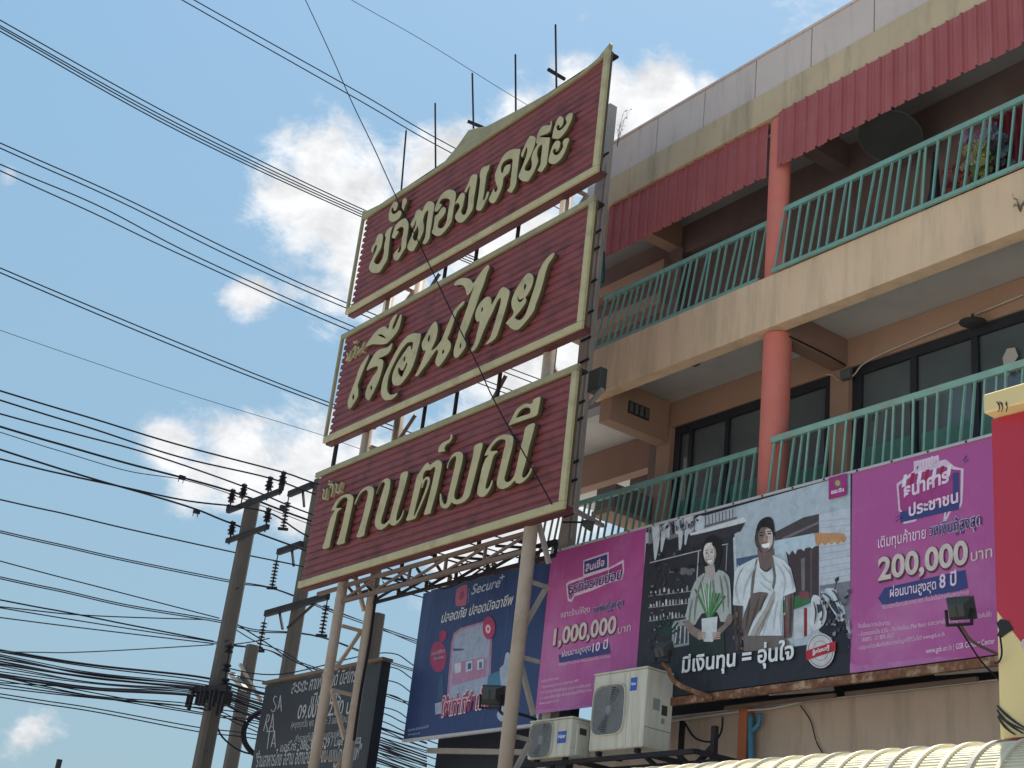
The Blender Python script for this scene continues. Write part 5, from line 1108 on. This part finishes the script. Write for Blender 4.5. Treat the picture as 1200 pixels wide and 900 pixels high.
for key, (lf, rg) in {'a': ((339, 579), (372, 566)), 'b': ((326, 648), (358, 635)), 'c': ((312, 717), (384, 701))}.items():
    A_, B_ = at(*lf, y=YBp-.25), at(*rg, y=YBp-.25); z_ = (A_.z+B_.z)/2
    ex = XBp+.15 if key != 'c' else B_.x
    mesh_obj('crossarm', bar(BM(), (A_.x, YBp-.25, z_), (ex, YBp-.25, z_), .09, .12), 'steel_dark', pb)
    mesh_obj('arm_brace', bar(BM(), (A_.x+.55, YBp-.22, z_-.04), (XBp-.1, YBp-.22, z_-.42), .04), 'steel_dark', pb)
    if key == 'c': mesh_obj('arm_brace', bar(BM(), (ex-.5, YBp-.22, z_-.04), (XBp+.1, YBp-.22, z_-.42), .04), 'steel_dark', pb)
    STR[key] = string(pb, (A_.x, YBp-.25, z_-.05))
    if key == 'c': STR['d'] = string(pb, (ex, YBp-.25, z_-.05))
# two shorter poles
XC, YC = at(290, 790, y=12.2).x, 12.2
pc = thing('utility_pole', 'short plain concrete pole standing right behind the nearest pole', 'utility pole', (XC, YC, -1.6), 'concrete utility poles')
mesh_obj('shaft', pole_mesh(XC, YC, at(294, 757, y=YC).z, .30, .22), 'pole', pc)
mesh_obj('bracket', bar(BM(), at(281, 778, y=YC-.3), at(306, 822, y=YC+.4), .05), 'steel_grey', pc)
mesh_obj('street_lamp_arm', bar(BM(), at(272, 790, y=YC-.2), at(287, 808, y=YC-.2), .10, .09), 'steel_grey', pc)
XD, YD = at(440, 745, y=12.4).x, 12.4
pd = thing('utility_pole', 'short concrete pole seen between the left tower posts above the black signboard', 'utility pole', (XD, YD, -1.6), 'concrete utility poles')
mesh_obj('shaft', pole_mesh(XD, YD, at(446, 719, y=YD).z, .26, .20), 'pole', pd)
pe = at(70, 890, x=-40); t = thing('distant_post', 'top of a small dark post at the bottom left corner', 'post', (pe.x, pe.y, -1.6)); mesh_obj('shaft', bar(BM(), (pe.x, pe.y, -1.6), pe, .12), 'steel_dark', t)
pe = at(1190, 848, y=7.7)

# ------------------------------------------------------------------ wires
def wire(label, px, X, r=.013, m='wire', group='power lines overhead', ext=True, name='power_line', seg=8):
    pts = [at(*p, x=X) for p in px]
    if ext:
        a, b = pts[0], pts[1]; d = (a-b); d.normalize(); pts = [a+d*12+Vector((0, 0, .3)), a+d*5+Vector((0, 0, .05))]+pts
    bm = tube(BM(), cat([tuple(p) for p in pts], seg), r, 5); o = mesh_obj(name, bm, m, None, wloc=tuple(pts[0]))
    for p in o.data.polygons: p.use_smooth = True
    return tag(o, label, 'power line' if name == 'power_line' else 'cable', group)
HV = 'high-voltage lines passing behind the name boards'
def hw(lab, *px, r=.016, m='wire'): wire(lab, list(px), -30, r, m, HV)
hw('uppermost of four close power lines running into the left edge of the top name board', (0, 23.5), (210, 140), (420, 243), (640, 335), (900, 430))
hw('second of four close power lines running into the left edge of the top name board', (0, 30), (210, 146), (420, 246.5), (640, 338), (900, 433))
hw('third of four close power lines running into the left edge of the top name board', (0, 32.5), (210, 150), (420, 249.5), (640, 342), (900, 437))
hw('lowest of four close power lines running into the left edge of the top name board', (0, 36.5), (210, 154), (420, 252.5), (640, 345), (900, 441))
hw('upper of two power lines running from the top edge to the crown trim', (227.5, 0), (420, 108), (532, 173), (760, 290))
hw('lower of two power lines running from the top edge to the crown trim', (213.5, 0), (420, 117), (527.5, 178.5), (760, 298))
hw('upper of two power lines ending low on the top board left edge', (0, 167.5), (140, 229.5), (283, 299.5), (402.5, 353.5), (620, 440), (900, 540))
hw('lower of two power lines ending low on the top board left edge', (0, 173.5), (140, 236), (269, 300), (402, 359.5), (620, 447), (900, 548))
hw('upper of two power lines reaching the gap between top and middle boards', (0, 192.5), (115, 241), (229, 300), (411, 381.5), (620, 465), (900, 560))
hw('lower of two power lines reaching the gap between top and middle boards', (0, 200), (110, 250), (215, 300), (404, 385), (620, 471), (900, 566))
hw('upper of two power lines reaching the middle board left edge', (0, 314), (210, 402), (381, 470), (620, 555), (900, 640))
hw('lower of two power lines reaching the middle board left edge', (0, 319.5), (210, 408), (381, 474.5), (620, 561), (900, 646))
hw('very thin grey line above the cloud, ending below the middle board', (0, 387), (210, 458.5), (374.5, 509), (425, 527), (620, 590), r=.008, m='wire_grey')
hw('thin grey line in the top centre, ending behind the crown trim', (412, 0), (500, 50), (613, 120), (760, 205), r=.010, m='wire_grey')
AG = 'lines carried on the pole insulators'
def aw(lab, X, *px, r=.015, m='wire'): wire(lab, list(px), X, r, m, AG)
aw('line over the rightmost top insulator of the nearest pole', INS['i4'].x, (0, 458), (110, 491), (210, 521.5), (329.5, 553), (372, 567), (520, 612), (700, 660))
aw('line over the third top insulator of the nearest pole', INS['i3'].x, (0, 469), (110, 503), (210, 535.5), (314.5, 560), (372, 580), (520, 628), (700, 680))
aw('line over the second top insulator of the nearest pole', INS['i2'].x, (0, 485), (90, 509), (175, 532), (283.5, 569.5), (372, 605), (520, 650), (700, 700))
aw('line over the leftmost top insulator of the nearest pole', INS['i1'].x, (0, 500), (75, 522), (147, 542.5), (269.5, 575.5), (372, 613), (520, 655), (700, 705), r=.02)
aw('thin messenger line sagging just under the insulator lines', INS['i1'].x, (0, 506.5), (75, 530), (150, 552), (213, 562), (270, 579), (372, 618), r=.008)
aw('line over the lower left insulator of the nearest pole', INS['i5'].x, (0, 527), (105, 560), (175, 580), (230, 597), (270, 613), (372, 650), (520, 700), r=.018)
aw('line over the lower right insulator of the nearest pole', INS['i6'].x, (0, 538), (75, 556), (140, 570), (220, 587), (312, 600), (372, 634), (520, 690))
aw('single line passing behind the nearest pole to the upper string of discs', -25, (0, 585.5), (75, 602), (150, 620), (275, 647.5), (372, 668), (495, 700), (700, 760))
for dz in (0, 2.2):
    aw(('upper' if dz == 0 else 'lower')+' of the twin lines hung from the middle string of disc insulators', STR['b'].x+dz*.02, (0, 622+dz), (75, 639+dz), (150, 656+dz), (269, 680+dz), (322, 690+dz*.3), (391, 716+dz), (495, 752+dz), (700, 820), r=.012)
    aw(('upper' if dz == 0 else 'lower')+' of the twin lines hung from the lower left string of disc insulators', STR['c'].x+dz*.02, (0, 676+dz), (75, 692+dz), (150, 709+dz), (257, 727+dz), (300, 738+dz), (375, 746+dz*.3), (480, 783+dz), (700, 850), r=.012)
    aw(('upper' if dz == 0 else 'lower')+' of the twin lines leaving the lowest disc string to the right', STR['c'].x+dz*.02, (250, 752+dz), (310, 761), (340, 772+dz), (420, 800+dz), (500, 830+dz), (700, 890), r=.012)
aw('thin line dropping to the pole side above the telephone cables', -22, (0, 657.5), (120, 689), (257, 724.5), r=.010)
aw('straight line crossing two others at the lower left', -22, (0, 703), (75, 717), (150, 732), (250, 751.5), r=.013)
aw('nearly level thin line at the lower left', -22, (0, 711), (100, 721), (237, 726), r=.010)
aw('slightly rising grey line meeting the nearest pole', -22, (5, 764), (100, 764), (250, 755.5), r=.010, m='wire_grey')
CG = 'telephone cable bundle at the lower left'
L_ = [762, 764, 767, 769, 772, 775, 778, 780, 783, 787, 790, 793, 797, 802]
R_ = [793, 797, 801, 803, 804, 806, 808, 809, 811, 813, 815, 816, 826, 830]
for i, (a, b) in enumerate(zip(L_, R_)):
    mid = (a+b)/2+random.uniform(-1, 4)+1.5
    wire('cable of the dark telephone bundle drooping towards the pole clamps', [(0, a), (110, mid), (232, b), (285, b+13+i*.6), (345, b+30+i*1.2), (440, b+58+i*1.5), (500, b+78+i*1.7)], -22.35+i*.03, random.choice((.009, .011, .014, .019)), 'wire', CG, name='telephone_cable')
for i, (a, m_, b, c_) in enumerate(((791, 812, 834, 845), (793, 816, 836, 848), (813, 830, 852, 861), (817, 834, 857, 866), (806, 818, 829, 838), (800, 806, 812, 830))):
    wire('slack telephone cable hanging below the main bundle', [(0, a), (110, m_), (230, b), (300, c_), (400, c_+22), (500, c_+50)], -22.5, .010, 'wire', CG, name='telephone_cable')
for i in range(5):
    a = 765+i*8; wire('telephone cable leaving the poles to the right behind the black signboard', [(262, 782+i*6), (330, 790+i*9), (450, a+i*8), (500, a+22+i*9), (620, a+60+i*10)], -22.2-i*.2, .011, 'wire', CG, False, name='telephone_cable')
for i in range(6):
    wire('thin cable at the lower centre between black signboard and blue billboard', [(430, 830+i*9), (455, 838+i*10), (480, 850+i*9.5), (560, 880+i*9)], -24, .012, 'wire', CG, False, name='telephone_cable')
wire('thin line between the two boards crossing clear sky', [(383, 712), (440, 734), (487, 754), (600, 800)], -26, .012, 'wire_grey', CG, False, name='telephone_cable')
wire('frayed cable above the signboard slanting right', [(275, 730), (310, 752), (345, 775), (378, 787), (420, 800)], -22.6, .012, 'wire', CG, False, name='telephone_cable')
wire('second frayed cable above the signboard slanting right', [(272, 735), (300, 752), (335, 765), (372, 790), (420, 810)], -22.7, .010, 'wire', CG, False, name='telephone_cable')
wire('rising thin wire from the nearest pole to the disc string', [(255, 757), (290, 753), (316, 748)], -22.4, .010, 'wire', CG, False, name='telephone_cable')
# loops
cable('cable_loop', 'dark coil of slack cable hanging between the poles', [at(p[0], p[1], x=-22.2) for p in ((252, 838), (258, 860), (275, 876), (292, 883), (306, 882))], .016, 'wire')
cable('cable_coil', 'thick curved black cable coil at the left edge of the black signboard', [at(p[0], p[1], x=-21.9) for p in ((305, 834), (293, 842), (286, 855), (287, 870), (296, 882), (303, 884))], .045, 'wire', n=10)
for k, (px_, py_) in enumerate(((213, 560), (230, 600))):
    q = at(px_, py_, x=INS['i1'].x); t = thing('line_spacer', 'small clip on the thick line, %s of the two' % ('upper' if k == 0 else 'lower'), 'spacer', q)
    mesh_obj('clip', box(BM(), q.x-.03, q.x+.03, q.y-.05, q.y+.06, q.z-.025, q.z+.04), 'steel_dark', t)
    for dy in (-.08, .06): mesh_obj('hook', bar(BM(), (q.x, q.y+dy*.6, q.z-.02), (q.x, q.y+dy*.6, q.z-.09), .01), 'steel_dark', t)
for k, (px_, py_, lb) in enumerate(((331, 596, 'upper of the two small hooks on the line left of the lowest board'), )):
    q = at(px_, py_, x=-24); t = thing('line_spacer', lb, 'spacer', q); mesh_obj('clip', box(BM(), q.x-.04, q.x+.04, q.y-.05, q.y+.05, q.z-.03, q.z+.06), 'steel_dark', t)
# slack cable in front of the boards
cable('slack_cable', 'single thin black cable hanging across the fronts of all three name boards', [at(p[0], p[1], y=9.28) for p in ((330, -60), (358, 0), (386, 60), (412.5, 120), (438, 173), (462.5, 227), (495, 293), (516, 338), (540, 388), (560, 428), (575.5, 462), (596.5, 501.5), (617.5, 537.5), (647, 591))], .0085)
# cable tangle on the truss
for k in range(5):
    x0 = random.uniform(-16.8, -14.5); x1 = x0+random.uniform(.5, 1.3); y = random.uniform(9.6, 10.0)
    cable('truss_cable', 'one of the thin slack cables drooping from the truss under the lowest board', [(x0, y, 5.05), ((x0*2+x1)/3, y, 4.95-random.random()*.08), ((x0+x1*2)/3, y, 4.93-random.random()*.08), (x1, y, 5.0)], .008, 'wire', 'cable', 'slack cables under the lowest board')
cable('post_cable', 'dark cable running down the back left tower post', [(p2x+.09, 10.02, 5.2), (p2x+.12, 10.02, 4.4), (p2x+.08, 10.02, 3.6), (p2x+.1, 10.02, 3.0)], .02)
